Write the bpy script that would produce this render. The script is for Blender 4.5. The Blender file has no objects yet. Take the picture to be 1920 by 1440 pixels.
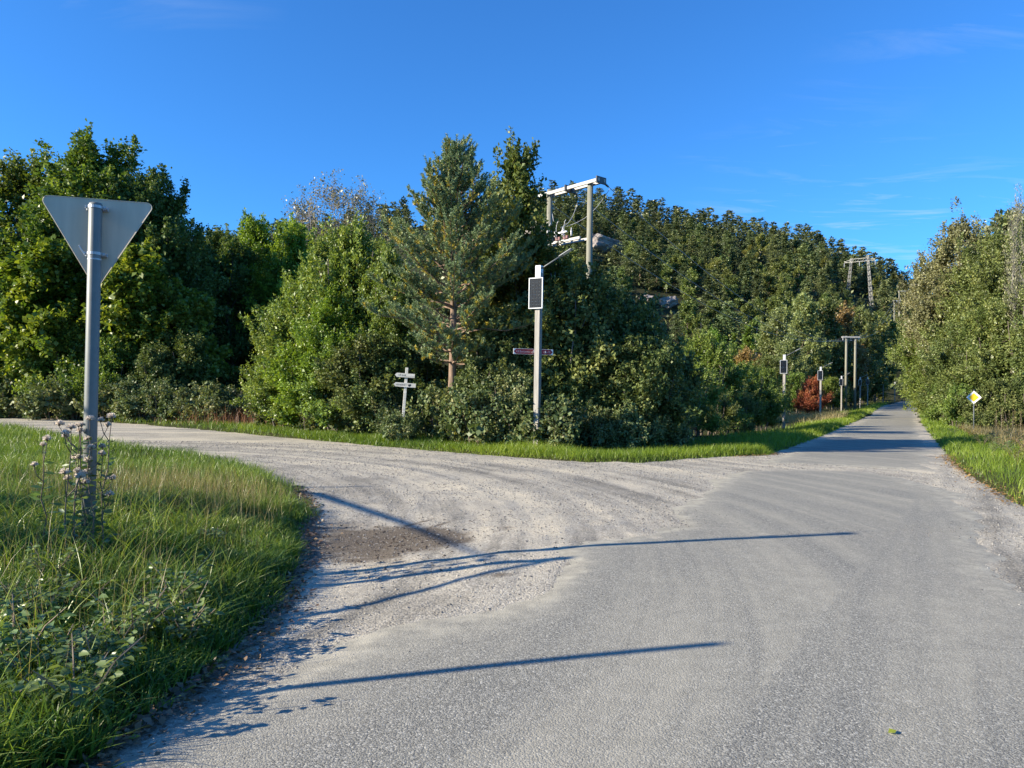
import bpy, math, random
import numpy as np
from mathutils import Vector, Matrix

SC = bpy.context.scene
C = SC.collection
RNG = np.random.default_rng(11)
random.seed(5)

# ------------------------------------------------------------------ camera
CAM_H = 1.55
F = 1400.0                                   # focal length in photo pixels (1920 wide)
cam = bpy.data.cameras.new('camera')
cam.sensor_width = 36.0
cam.lens = F / 1920.0 * 36.0
cam.clip_start = 0.05
cam.clip_end = 6000
camo = bpy.data.objects.new('camera', cam)
C.objects.link(camo)
CAM_R = (Matrix.Rotation(math.radians(90) + 18.0 / F, 3, 'X') @ Matrix.Rotation(math.radians(0.9), 3, 'Z'))
camo.matrix_world = Matrix.Translation((0, 0, CAM_H)) @ CAM_R.to_4x4()
SC.camera = camo

# ------------------------------------------------------------------ sky and sun
SUN_EL = math.radians(21.7)
SH = Vector((0.961, 0.276, 0)).normalized()          # direction shadows fall on the ground
W = bpy.data.worlds.new('World')
SC.world = W
W.use_nodes = True
wn, wl = W.node_tree.nodes, W.node_tree.links
wn.clear()
sky = wn.new('ShaderNodeTexSky')
sky.sky_type = 'NISHITA'
sky.sun_disc = False
sky.sun_elevation = SUN_EL
sky.sun_rotation = math.atan2(-SH.x, -SH.y)
sky.altitude = 50
sky.air_density = 1.0
sky.dust_density = 0.15
sky.ozone_density = 3.0
hsv = wn.new('ShaderNodeHueSaturation')
hsv.inputs['Saturation'].default_value = 1.0
hsv.inputs['Value'].default_value = 1.0
wl.new(sky.outputs[0], hsv.inputs['Color'])
# thin cirrus: noise on a plane far overhead
tc = wn.new('ShaderNodeTexCoord')
sep = wn.new('ShaderNodeSeparateXYZ')
wl.new(tc.outputs['Generated'], sep.inputs[0])
mz = wn.new('ShaderNodeMath'); mz.operation = 'MAXIMUM'; mz.inputs[1].default_value = 0.06
wl.new(sep.outputs['Z'], mz.inputs[0])
dx = wn.new('ShaderNodeMath'); dx.operation = 'DIVIDE'
dy = wn.new('ShaderNodeMath'); dy.operation = 'DIVIDE'
wl.new(sep.outputs['X'], dx.inputs[0]); wl.new(mz.outputs[0], dx.inputs[1])
wl.new(sep.outputs['Y'], dy.inputs[0]); wl.new(mz.outputs[0], dy.inputs[1])
cmb = wn.new('ShaderNodeCombineXYZ')
wl.new(dx.outputs[0], cmb.inputs[0]); wl.new(dy.outputs[0], cmb.inputs[1])
mp = wn.new('ShaderNodeMapping')
mp.inputs['Rotation'].default_value = (0, 0, math.radians(48))
mp.inputs['Scale'].default_value = (0.8, 2.6, 1)
wl.new(cmb.outputs[0], mp.inputs['Vector'])
n1 = wn.new('ShaderNodeTexNoise'); n1.inputs['Scale'].default_value = 1.5
n1.inputs['Detail'].default_value = 9; n1.inputs['Roughness'].default_value = 0.62
n1.inputs['Distortion'].default_value = 0.7
wl.new(mp.outputs[0], n1.inputs['Vector'])
n2 = wn.new('ShaderNodeTexNoise'); n2.inputs['Scale'].default_value = 0.30
n2.inputs['Detail'].default_value = 2
mp2 = wn.new('ShaderNodeMapping'); mp2.inputs['Location'].default_value = (9.3, 2.2, 8.0)
wl.new(cmb.outputs[0], mp2.inputs['Vector']); wl.new(mp2.outputs[0], n2.inputs['Vector'])
r1 = wn.new('ShaderNodeMapRange'); r1.inputs['From Min'].default_value = 0.53; r1.inputs['From Max'].default_value = 0.80
r2 = wn.new('ShaderNodeMapRange'); r2.inputs['From Min'].default_value = 0.50; r2.inputs['From Max'].default_value = 0.66
wl.new(n1.outputs['Fac'], r1.inputs['Value']); wl.new(n2.outputs['Fac'], r2.inputs['Value'])
mm = wn.new('ShaderNodeMath'); mm.operation = 'MULTIPLY'
wl.new(r1.outputs[0], mm.inputs[0]); wl.new(r2.outputs[0], mm.inputs[1])
mm2 = wn.new('ShaderNodeMath'); mm2.operation = 'MULTIPLY'; mm2.inputs[1].default_value = 0.62
wl.new(mm.outputs[0], mm2.inputs[0])
cm = wn.new('ShaderNodeMix'); cm.data_type = 'RGBA'
wl.new(mm2.outputs[0], cm.inputs['Factor'])
grade = wn.new('ShaderNodeMix'); grade.data_type = 'RGBA'; grade.blend_type = 'MULTIPLY'; grade.inputs['Factor'].default_value = 1.0
grade.inputs['B'].default_value = (.30, .77, 1.28, 1)          # the deep blue of a clear autumn sky
wl.new(hsv.outputs[0], grade.inputs['A'])
wl.new(grade.outputs['Result'], cm.inputs['A'])
cm.inputs['B'].default_value = (3.6, 4.3, 5.2, 1)
bg = wn.new('ShaderNodeBackground'); bg.inputs['Strength'].default_value = 0.088
wl.new(cm.outputs['Result'], bg.inputs['Color'])
wo = wn.new('ShaderNodeOutputWorld'); wl.new(bg.outputs[0], wo.inputs['Surface'])

sun = bpy.data.lights.new('sun', 'SUN')
sun.energy = 5.0
sun.angle = math.radians(0.5)
sun.color = (1.0, 0.89, 0.70)
suno = bpy.data.objects.new('sun', sun)
C.objects.link(suno)
light_dir = Vector((SH.x * math.cos(SUN_EL), SH.y * math.cos(SUN_EL), -math.sin(SUN_EL)))
suno.rotation_euler = light_dir.to_track_quat('-Z', 'Y').to_euler()
suno.location = (-60, -20, 40)

SC.view_settings.view_transform = 'Standard'
SC.view_settings.look = 'None'
SC.view_settings.gamma = 1.0
SC.view_settings.exposure = 1.2
SC.view_settings.use_curve_mapping = False
SC.cycles.max_bounces = 5
SC.cycles.diffuse_bounces = 2
SC.cycles.glossy_bounces = 2
SC.cycles.transmission_bounces = 3
SC.cycles.transparent_max_bounces = 4
SC.cycles.caustics_reflective = False
SC.cycles.caustics_refractive = False

# ------------------------------------------------------------------ helpers: photo pixel -> place
def ray(px, py):
    return CAM_R @ Vector(((px - 960) / F, (720 - py) / F, -1.0))
def at(px, py, d):
    """point on the ray of a photo pixel at distance d metres ahead (world y = d)"""
    v = ray(px, py)
    return Vector((0, 0, CAM_H)) + v * (d / v.y)
PROF = np.array([(-80, 0), (15, 0), (25, -.1), (35, -.2), (60, -.2), (80, .05), (101, .43), (128, .87), (165, 1.7), (250, 3.5), (6000, 3.5)])
def smooth(a, b, x):
    t = np.clip((x - a) / (b - a), 0, 1)
    return t * t * (3 - 2 * t)
def zb(x, y):
    """height of the road bed"""
    x = np.asarray(x, float); y = np.asarray(y, float)
    z = np.interp(y, PROF[:, 0], PROF[:, 1]) * smooth(-6, 8, x)
    z = z - 0.14 * np.exp(-(((x + 1.9) / 1.4) ** 2 + ((y - 6.9) / 2.6) ** 2))
    return z
def gnd(px, py):
    """where the ray of a photo pixel meets the road bed"""
    z = 0.0
    v = ray(px, py)
    for _ in range(12):
        t = (z - CAM_H) / v.z
        x, y = v.x * t, v.y * t
        z = float(zb(x, y))
    return (x, y)

_NT = RNG.random((256, 256))
def vnoise(x, y, s=1.0, seed=0):
    x = np.asarray(x, float) * s + seed * 17.31; y = np.asarray(y, float) * s + seed * 9.77
    xi = np.floor(x).astype(int); yi = np.floor(y).astype(int)
    fx = x - xi; fy = y - yi
    fx = fx * fx * (3 - 2 * fx); fy = fy * fy * (3 - 2 * fy)
    a = _NT[xi & 255, yi & 255]; b = _NT[(xi + 1) & 255, yi & 255]
    c = _NT[xi & 255, (yi + 1) & 255]; d = _NT[(xi + 1) & 255, (yi + 1) & 255]
    return (a * (1 - fx) + b * fx) * (1 - fy) + (c * (1 - fx) + d * fx) * fy - 0.5
def fbm(x, y, s, o=4, seed=0):
    r = 0
    for i in range(o):
        r = r + vnoise(x, y, s * 2 ** i, seed + i * 3) / 2 ** i
    return r

def sd_poly(P, x, y):
    """signed distance to polygon, negative inside"""
    P = np.asarray(P, float)
    x = np.asarray(x, float); y = np.asarray(y, float)
    best = np.full(x.shape, 1e9); ins = np.zeros(x.shape, bool)
    n = len(P)
    for i in range(n):
        ax, ay = P[i]; bx, by = P[(i + 1) % n]
        ex, ey = bx - ax, by - ay
        t = np.clip(((x - ax) * ex + (y - ay) * ey) / (ex * ex + ey * ey), 0, 1)
        best = np.minimum(best, (x - ax - t * ex) ** 2 + (y - ay - t * ey) ** 2)
        if ay != by:
            cond = ((ay > y) != (by > y)) & (x < ex * (y - ay) / ey + ax)
            ins ^= cond
    d = np.sqrt(best)
    return np.where(ins, -d, d)

def xy(p): return (p.x, p.y)
MAIN_L = [xy(at(1540, 760, 34.7)), xy(at(1605, 760, 59)), xy(at(1650, 760, 101)), xy(at(1668, 760, 128)), xy(at(1695, 760, 170))]
MAIN_R = [xy(at(1750, 760, 34.7)), xy(at(1728, 760, 59)), xy(at(1722, 760, 101)), xy(at(1725, 760, 128)), xy(at(1745, 760, 170))]
NEAR_EDGE = [gnd(*p) for p in [(150, 1432), (330, 1292), (430, 1215), (500, 1150), (548, 1060), (572, 965), (545, 915),
                               (500, 892), (440, 873), (340, 852), (235, 840), (110, 818), (0, 800)]]
FAR_EDGE = [gnd(*p) for p in [(0, 781), (180, 790), (350, 803), (600, 826), (760, 841), (900, 853), (1100, 866),
                              (1200, 867), (1330, 857), (1440, 853)]]
RIGHT_EDGE = [gnd(*p) for p in [(1775, 850), (1815, 890), (1920, 948)]]
GRAVEL = ([(-9.5, -12), (-3.2, 0.5)] + NEAR_EDGE + [(-52, 50), (-57, 63)] + FAR_EDGE + MAIN_L
          + MAIN_R[::-1] + RIGHT_EDGE + [(7.6, 8), (5.8, 5), (3.7, 1), (-3, -12)])
ASPH = ([(-8.5, -12), (-2.45, 1.6)] + [gnd(*p) for p in [(250, 1400), (420, 1320), (560, 1255), (700, 1200), (830, 1160), (1000, 1115),
        (1050, 1065), (1085, 1022), (1200, 1000), (1290, 985), (1250, 965), (1280, 945), (1335, 910), (1385, 885), (1500, 880),
        (1600, 884), (1690, 896), (1790, 925), (1835, 965), (1850, 1010), (1920, 1120)]] + [(3.55, 4), (1.2, -2), (-3.8, -12)])
def mixp(a, b, t): return (a[0] + (b[0] - a[0]) * t, a[1] + (b[1] - a[1]) * t)
FARASPH = ([gnd(1440, 868), gnd(1480, 848)] + [mixp(l, r, .09) for l, r in zip(MAIN_L, MAIN_R)]
           + [mixp(l, r, .91) for l, r in zip(MAIN_L, MAIN_R)][::-1] + [gnd(1742, 850), gnd(1745, 880), gnd(1600, 874)])

def zg(x, y, sd=None):
    """height of grass ground"""
    x = np.asarray(x, float); y = np.asarray(y, float)
    if sd is None: sd = sd_poly(GRAVEL, x, y)
    n = fbm(x, y, .35, 4, 2)
    z = zb(x, y) + np.clip(sd * .25, -.10, .07) + np.where(sd > 0, n * .09 * smooth(0, 1.5, sd), 0)
    isl = smooth(0, 2.0, sd) * (x < -1.5) * smooth(16, 9, y)
    z = z + .12 * isl
    # shallow ditch left of the main road
    z = z - .30 * smooth(.8, 3, sd) * smooth(30, 40, y) * (x > 5) * smooth(140, 110, y)
    return z

# ------------------------------------------------------------------ helpers: meshes
def mesh_np(name, V, Fc, attrs=None, smooth_=False):
    V = np.asarray(V, np.float32).reshape(-1, 3); Fc = np.asarray(Fc, np.int32)
    k = Fc.shape[1]
    me = bpy.data.meshes.new(name)
    me.vertices.add(len(V)); me.vertices.foreach_set('co', V.ravel())
    me.loops.add(Fc.size); me.loops.foreach_set('vertex_index', Fc.ravel())
    me.polygons.add(len(Fc)); me.polygons.foreach_set('loop_start', np.arange(0, Fc.size, k, dtype=np.int32))
    try: me.polygons.foreach_set('loop_total', np.full(len(Fc), k, np.int32))
    except Exception: pass
    if attrs:
        for an, av in attrs.items():
            av = np.asarray(av, np.float32)
            if av.ndim == 1:
                a = me.attributes.new(an, 'FLOAT', 'POINT'); a.data.foreach_set('value', av)
            else:
                a = me.attributes.new(an, 'FLOAT_VECTOR', 'POINT'); a.data.foreach_set('vector', av.ravel())
    me.update(calc_edges=True)
    if smooth_: me.polygons.foreach_set('use_smooth', np.ones(len(Fc), bool))
    me.validate()
    return me
def link(name, me, mat=None, parent=None, loc=None):
    o = bpy.data.objects.new(name, me); C.objects.link(o)
    if mat is not None and me is not None and len(me.materials) == 0: me.materials.append(mat)
    if parent is not None: o.parent = parent
    if loc is not None: o.location = loc
    return o
def tag(o, label=None, cat=None, group=None, kind=None):
    if label: o['label'] = label
    if cat: o['category'] = cat
    if group: o['group'] = group
    if kind: o['kind'] = kind
    return o
def thing(name, label, cat, loc=(0, 0, 0), rotz=0, group=None):
    o = bpy.data.objects.new(name, None); C.objects.link(o)
    o.empty_display_size = .2
    o.location = loc; o.rotation_euler = (0, 0, rotz)
    return tag(o, label, cat, group)
def dup(root, name, loc, rotz=0, scale=1.0, label=None, group=None, mats=None):
    r = root.copy(); r.name = name; C.objects.link(r)
    r.location = loc; r.rotation_euler = (0, 0, rotz)
    r.scale = scale if hasattr(scale, '__len__') else (scale,) * 3
    if label: r['label'] = label
    if group: r['group'] = group
    elif 'group' in r: del r['group']
    for ch in PROTO_CH[root.name]:
        c = ch.copy(); C.objects.link(c); c.parent = r
        if mats and ch['part'] in mats:
            c.material_slots[0].link = 'OBJECT'; c.material_slots[0].material = mats[ch['part']]
        for g in PROTO_CH.get(ch.name, []):
            d = g.copy(); C.objects.link(d); d.parent = c
    return r
PROTO_CH = {}

class MB:
    """collects boxes, tubes, prisms into one mesh of mixed polygons"""
    def __init__(s): s.v = []; s.f = []
    def add(s, V, Fs):
        b = len(s.v); s.v += [tuple(map(float, p)) for p in V]; s.f += [tuple(i + b for i in f) for f in Fs]; return s
    def box(s, c, size, M=None, bev=0.0):
        hx, hy, hz = size[0] / 2, size[1] / 2, size[2] / 2
        b = min(bev, hx * .8, hy * .8, hz * .8)
        if b <= 0:
            V = [Vector((sx * hx, sy * hy, sz * hz)) for sz in (-1, 1) for sy in (-1, 1) for sx in (-1, 1)]
            Fs = [(0, 2, 3, 1), (4, 5, 7, 6), (0, 1, 5, 4), (2, 6, 7, 3), (0, 4, 6, 2), (1, 3, 7, 5)]
        else:      # vertical-edge chamfer plus top and bottom chamfer rings
            def ring(x, y, z, q): return [Vector(p + (z,)) for p in [(-x + q, -y), (x - q, -y), (x, -y + q), (x, y - q), (x - q, y), (-x + q, y), (-x, y - q), (-x, -y + q)]]
            V = ring(hx - b, hy - b, -hz, b * .4) + ring(hx, hy, -hz + b, b) + ring(hx, hy, hz - b, b) + ring(hx - b, hy - b, hz, b * .4)
            Fs = [tuple(range(7, -1, -1)), tuple(range(24, 32))]
            for r in range(3):
                for i in range(8):
                    j = (i + 1) % 8; Fs.append((r * 8 + i, r * 8 + j, r * 8 + 8 + j, r * 8 + 8 + i))
        M3 = M if M is not None else Matrix.Identity(3)
        return s.add([M3 @ p + Vector(c) for p in V], Fs)
    def tube(s, pts, rad, n=8, caps=True):
        pts = [Vector(p) for p in pts]
        if not hasattr(rad, '__len__'): rad = [rad] * len(pts)
        V = []; Fs = []
        t0 = (pts[1] - pts[0]).normalized()
        u = t0.orthogonal().normalized()
        for i, p in enumerate(pts):
            t = (pts[min(i + 1, len(pts) - 1)] - pts[max(i - 1, 0)]).normalized()
            u = (u - t * u.dot(t)).normalized(); w = t.cross(u)
            for k in range(n):
                a = 2 * math.pi * k / n
                V.append(p + (u * math.cos(a) + w * math.sin(a)) * rad[i])
        for i in range(len(pts) - 1):
            for k in range(n):
                k2 = (k + 1) % n
                Fs.append((i * n + k, i * n + k2, (i + 1) * n + k2, (i + 1) * n + k))
        if caps:
            Fs.append(tuple(range(n - 1, -1, -1))); m = (len(pts) - 1) * n; Fs.append(tuple(range(m, m + n)))
        return s.add(V, Fs)
    def prism(s, poly, y0, y1, M=None, off=(0, 0, 0)):
        """polygon in local x,z extruded along y"""
        n = len(poly); M3 = M if M is not None else Matrix.Identity(3); off = Vector(off)
        V = [M3 @ Vector((p[0], y0, p[1])) + off for p in poly] + [M3 @ Vector((p[0], y1, p[1])) + off for p in poly]
        Fs = [tuple(range(n)), tuple(range(2 * n - 1, n - 1, -1))] + [(i, i + n, (i + 1) % n + n, (i + 1) % n) for i in range(n)]
        return s.add(V, Fs)
    def mesh(s, name, smooth_=False):
        me = bpy.data.meshes.new(name); me.from_pydata(s.v, [], s.f); me.update()
        import bmesh
        bm = bmesh.new(); bm.from_mesh(me); bmesh.ops.recalc_face_normals(bm, faces=bm.faces); bm.to_mesh(me); bm.free()
        if smooth_: me.polygons.foreach_set('use_smooth', np.ones(len(me.polygons), bool))
        return me
    def build(s, name, mat, parent=None, smooth_=False, loc=None):
        o = link(name, s.mesh(name, smooth_), mat, parent, loc)
        return o

# ------------------------------------------------------------------ helpers: materials
def new_mat(name):
    m = bpy.data.materials.new(name); m.use_nodes = True
    nt = m.node_tree; nt.nodes.clear()
    out = nt.nodes.new('ShaderNodeOutputMaterial')
    return m, nt.nodes, nt.links, out
def N(n, typ, **kw):
    o = n.new(typ)
    for k, v in kw.items():
        if k in o.inputs: o.inputs[k].default_value = v
        else: setattr(o, k, v)
    return o
def ramp(n, l, src, stops, interp='LINEAR'):
    r = n.new('ShaderNodeValToRGB'); r.color_ramp.interpolation = interp
    e = r.color_ramp.elements
    while len(e) < len(stops): e.new(.5)
    for el, (p, c) in zip(e, stops): el.position = p; el.color = (c[0], c[1], c[2], 1)
    l.new(src, r.inputs['Fac']); return r
def mixc(n, l, fac, a, b, mode='MIX'):
    m = n.new('ShaderNodeMix'); m.data_type = 'RGBA'; m.blend_type = mode
    for s, v in (('Factor', fac), ('A', a), ('B', b)):
        if hasattr(v, 'is_output'): l.new(v, m.inputs[s])
        elif s == 'Factor': m.inputs[s].default_value = v
        else: m.inputs[s].default_value = (v[0], v[1], v[2], 1)
    return m.outputs['Result']
def mathn(n, l, op, a, b=None, c=None):
    m = n.new('ShaderNodeMath'); m.operation = op
    for i, v in enumerate((a, b, c)):
        if v is None: continue
        if hasattr(v, 'is_output'): l.new(v, m.inputs[i])
        else: m.inputs[i].default_value = v
    return m.outputs[0]
LEAF_GAIN = 2.2
def leaf_mat(name, c0, c1, c2, trans=.36, rough=.42, spec=.4, hvar=.03, vvar=.35):
    c0, c1, c2 = [tuple(v * LEAF_GAIN for v in c) for c in (c0, c1, c2)]
    m, n, l, out = new_mat(name)
    a = N(n, 'ShaderNodeAttribute', attribute_name='tint')
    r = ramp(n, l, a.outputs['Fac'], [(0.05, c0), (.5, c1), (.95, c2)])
    oi = n.new('ShaderNodeObjectInfo')
    h = n.new('ShaderNodeHueSaturation')
    hv = N(n, 'ShaderNodeMapRange', **{'To Min': .5 - hvar / 2, 'To Max': .5 + hvar / 2}); l.new(oi.outputs['Random'], hv.inputs['Value'])
    w = n.new('ShaderNodeTexWhiteNoise'); w.noise_dimensions = '1D'; l.new(oi.outputs['Random'], w.inputs['W'])
    vv = N(n, 'ShaderNodeMapRange', **{'To Min': 1 - vvar / 2, 'To Max': 1 + vvar / 2}); l.new(w.outputs['Value'], vv.inputs['Value'])
    l.new(hv.outputs[0], h.inputs['Hue']); l.new(vv.outputs[0], h.inputs['Value']); l.new(r.outputs[0], h.inputs['Color'])
    p = N(n, 'ShaderNodeBsdfPrincipled', Roughness=rough)
    p.inputs['Specular IOR Level'].default_value = spec
    l.new(h.outputs[0], p.inputs['Base Color'])
    if trans > 0:
        t = n.new('ShaderNodeBsdfTranslucent')
        g = mixc(n, l, 1.0, h.outputs[0], (1.25, 1.2, .55), 'MULTIPLY'); l.new(g, t.inputs['Color'])
        ms = N(n, 'ShaderNodeMixShader'); ms.inputs[0].default_value = trans
        l.new(p.outputs[0], ms.inputs[1]); l.new(t.outputs[0], ms.inputs[2]); l.new(ms.outputs[0], out.inputs[0])
    else: l.new(p.outputs[0], out.inputs[0])
    return m
def plain_mat(name, col, rough=.6, metal=0.0, var=.25, scale=8.0, stretch=(1, 1, 1), bump=.0, spec=.5, dirt=None):
    m, n, l, out = new_mat(name)
    tcn = n.new('ShaderNodeTexCoord'); mpn = n.new('ShaderNodeMapping'); mpn.inputs['Scale'].default_value = stretch
    l.new(tcn.outputs['Object'], mpn.inputs['Vector'])
    nz = N(n, 'ShaderNodeTexNoise', Scale=scale, Detail=6.0, Roughness=.6); l.new(mpn.outputs[0], nz.inputs['Vector'])
    lo = [c * (1 - var) for c in col]; hi = [min(1, c * (1 + var)) for c in col]
    r = ramp(n, l, nz.outputs['Fac'], [(.3, lo), (.7, hi)])
    colr = r.outputs[0]
    if dirt:
        nd = N(n, 'ShaderNodeTexNoise', Scale=scale * .35, Detail=4.0); l.new(mpn.outputs[0], nd.inputs['Vector'])
        mr = N(n, 'ShaderNodeMapRange', **{'From Min': .5, 'From Max': .72}); l.new(nd.outputs['Fac'], mr.inputs['Value'])
        mf = mathn(n, l, 'MULTIPLY', mr.outputs[0], .6)
        colr = mixc(n, l, mf, colr, dirt)
    p = N(n, 'ShaderNodeBsdfPrincipled', Roughness=rough, Metallic=metal); p.inputs['Specular IOR Level'].default_value = spec
    l.new(colr, p.inputs['Base Color'])
    if bump > 0:
        b = N(n, 'ShaderNodeBump', Strength=bump, Distance=.02); l.new(nz.outputs['Fac'], b.inputs['Height']); l.new(b.outputs[0], p.inputs['Normal'])
    l.new(p.outputs[0], out.inputs[0])
    return m

# ---- road surfaces
def road_mat(name, asphalt):
    m, n, l, out = new_mat(name)
    geo = n.new('ShaderNodeNewGeometry')
    fl = N(n, 'ShaderNodeAttribute', attribute_name='flow')
    pos = geo.outputs['Position']
    mpn = n.new('ShaderNodeMapping'); mpn.inputs['Scale'].default_value = (1.7, .11, 1); l.new(fl.outputs['Vector'], mpn.inputs['Vector'])
    streak = N(n, 'ShaderNodeTexNoise', Scale=1.0, Detail=5.0, Roughness=.65); l.new(mpn.outputs[0], streak.inputs['Vector'])
    big = N(n, 'ShaderNodeTexNoise', Scale=.55, Detail=5.0, Roughness=.6); l.new(pos, big.inputs['Vector'])
    mid = N(n, 'ShaderNodeTexNoise', Scale=5.0, Detail=4.0, Roughness=.7); l.new(pos, mid.inputs['Vector'])
    vs = N(n, 'ShaderNodeTexVoronoi', Scale=95.0 if asphalt else 58.0); l.new(pos, vs.inputs['Vector'])
    vf = N(n, 'ShaderNodeTexVoronoi', Scale=210.0 if asphalt else 150.0); l.new(pos, vf.inputs['Vector'])
    sepc = n.new('ShaderNodeSeparateColor'); l.new(vs.outputs['Color'], sepc.inputs[0])
    sepf = n.new('ShaderNodeSeparateColor'); l.new(vf.outputs['Color'], sepf.inputs[0])
    if asphalt:
        stone = ramp(n, l, sepc.outputs[0], [(0.0, (.085, .084, .080)), (.5, (.185, .182, .17)), (.84, (.28, .273, .25)), (1.0, (.52, .505, .47))])
        fine = ramp(n, l, sepf.outputs[0], [(0.0, (.085, .083, .078)), (.7, (.215, .209, .193)), (1.0, (.50, .485, .45))])
        c = mixc(n, l, .45, stone.outputs[0], fine.outputs[0])
        s1 = mathn(n, l, 'MULTIPLY_ADD', streak.outputs['Fac'], 1.3, mathn(n, l, 'MULTIPLY_ADD', big.outputs['Fac'], .30, mathn(n, l, 'MULTIPLY', sepf.outputs[1], .22)))
        df = N(n, 'ShaderNodeMapRange', **{'From Min': .80, 'From Max': 1.12, 'To Min': 0.0, 'To Max': .68}); l.new(s1, df.inputs['Value'])
        ea = N(n, 'ShaderNodeAttribute', attribute_name='edge')
        ed = N(n, 'ShaderNodeMapRange', **{'From Min': -.55, 'From Max': -.05, 'To Min': 0.0, 'To Max': 1.0}); l.new(ea.outputs['Fac'], ed.inputs['Value'])
        dm = mathn(n, l, 'MAXIMUM', df.outputs[0], mathn(n, l, 'MINIMUM', mathn(n, l, 'MULTIPLY', ed.outputs[0], mathn(n, l, 'MULTIPLY_ADD', mid.outputs['Fac'], 2.2, -.25)), 1.0))
        dust = ramp(n, l, mid.outputs['Fac'], [(.3, (.29, .272, .232)), (.7, (.40, .375, .32))])
        c = mixc(n, l, dm, c, dust.outputs[0])
        hgt = mathn(n, l, 'MULTIPLY_ADD', vs.outputs['Distance'], -1.0, mathn(n, l, 'MULTIPLY', vf.outputs['Distance'], -.5))
        bst, bd = .5, .005
    else:
        stone = ramp(n, l, sepc.outputs[0], [(0.0, (.17, .16, .145)), (.35, (.33, .31, .28)), (.8, (.46, .43, .385)), (1.0, (.62, .59, .54))])
        fine = ramp(n, l, sepf.outputs[0], [(0.0, (.27, .25, .22)), (.6, (.45, .42, .37)), (1.0, (.56, .53, .475))])
        nb = mathn(n, l, 'MULTIPLY_ADD', streak.outputs['Fac'], 1.0, mathn(n, l, 'MULTIPLY', mid.outputs['Fac'], .5))
        mr = N(n, 'ShaderNodeMapRange', **{'From Min': .55, 'From Max': .95, 'To Min': .9, 'To Max': .12}); l.new(nb, mr.inputs['Value'])
        c = mixc(n, l, mr.outputs[0], fine.outputs[0], stone.outputs[0])
        tone = ramp(n, l, mathn(n, l, 'MULTIPLY_ADD', streak.outputs['Fac'], .7, mathn(n, l, 'MULTIPLY', big.outputs['Fac'], .4)),
                    [(.43, (.56, .56, .56)), (.54, (.94, .93, .92)), (.64, (1.25, 1.20, 1.11))])
        c = mixc(n, l, 1.0, c, tone.outputs[0], 'MULTIPLY')
        da = N(n, 'ShaderNodeAttribute', attribute_name='dirt')
        ds = mathn(n, l, 'MULTIPLY', da.outputs['Fac'], mathn(n, l, 'MULTIPLY_ADD', mid.outputs['Fac'], 1.6, .1))
        dsc = N(n, 'ShaderNodeMapRange', **{'From Min': .25, 'From Max': .75, 'To Max': .88}); l.new(ds, dsc.inputs['Value'])
        soil = ramp(n, l, sepf.outputs[0], [(0, (.055, .042, .032)), (.7, (.115, .09, .07)), (1, (.22, .19, .16))])
        c = mixc(n, l, dsc.outputs[0], c, soil.outputs[0])
        hgt = mathn(n, l, 'MULTIPLY_ADD', vs.outputs['Distance'], -1.0, mathn(n, l, 'MULTIPLY_ADD', vf.outputs['Distance'], -.4, mathn(n, l, 'MULTIPLY', mid.outputs['Fac'], 1.2)))
        bst, bd = .6, .009
    c = mixc(n, l, 1.0, c, (1.07, 1.06, .985) if asphalt else (1.0, .985, .905), 'MULTIPLY')
    p = N(n, 'ShaderNodeBsdfPrincipled', Roughness=.9); p.inputs['Specular IOR Level'].default_value = .15
    l.new(c, p.inputs['Base Color'])
    b = N(n, 'ShaderNodeBump', Strength=bst, Distance=bd); l.new(hgt, b.inputs['Height']); l.new(b.outputs[0], p.inputs['Normal'])
    l.new(p.outputs[0], out.inputs[0])
    return m
M_GRAVEL = road_mat('gravel', False)
M_ASPH = road_mat('asphalt', True)

def soil_mat(name, cols, s=1.2):
    m, n, l, out = new_mat(name)
    geo = n.new('ShaderNodeNewGeometry')
    a = N(n, 'ShaderNodeTexNoise', Scale=s, Detail=8.0, Roughness=.7); l.new(geo.outputs['Position'], a.inputs['Vector'])
    b = N(n, 'ShaderNodeTexNoise', Scale=s * 22, Detail=4.0, Roughness=.7); l.new(geo.outputs['Position'], b.inputs['Vector'])
    f = mathn(n, l, 'MULTIPLY_ADD', a.outputs['Fac'], .6, mathn(n, l, 'MULTIPLY', b.outputs['Fac'], .4))
    r = ramp(n, l, f, list(zip((.32, .5, .66), cols)))
    p = N(n, 'ShaderNodeBsdfPrincipled', Roughness=.95); p.inputs['Specular IOR Level'].default_value = .1
    l.new(r.outputs[0], p.inputs['Base Color'])
    bp = N(n, 'ShaderNodeBump', Strength=.8, Distance=.05); l.new(f, bp.inputs['Height']); l.new(bp.outputs[0], p.inputs['Normal'])
    l.new(p.outputs[0], out.inputs[0]); return m
M_SOIL = soil_mat('grass_soil', [(.025, .022, .012), (.045, .048, .016), (.07, .085, .022)])
M_HILL = soil_mat('hill_floor', [(.015, .018, .009), (.03, .034, .014), (.06, .055, .035)], .12)
M_ROCK = plain_mat('granite', (.27, .235, .215), .9, var=.6, scale=1.2, bump=.9, dirt=(.06, .06, .045))

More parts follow.
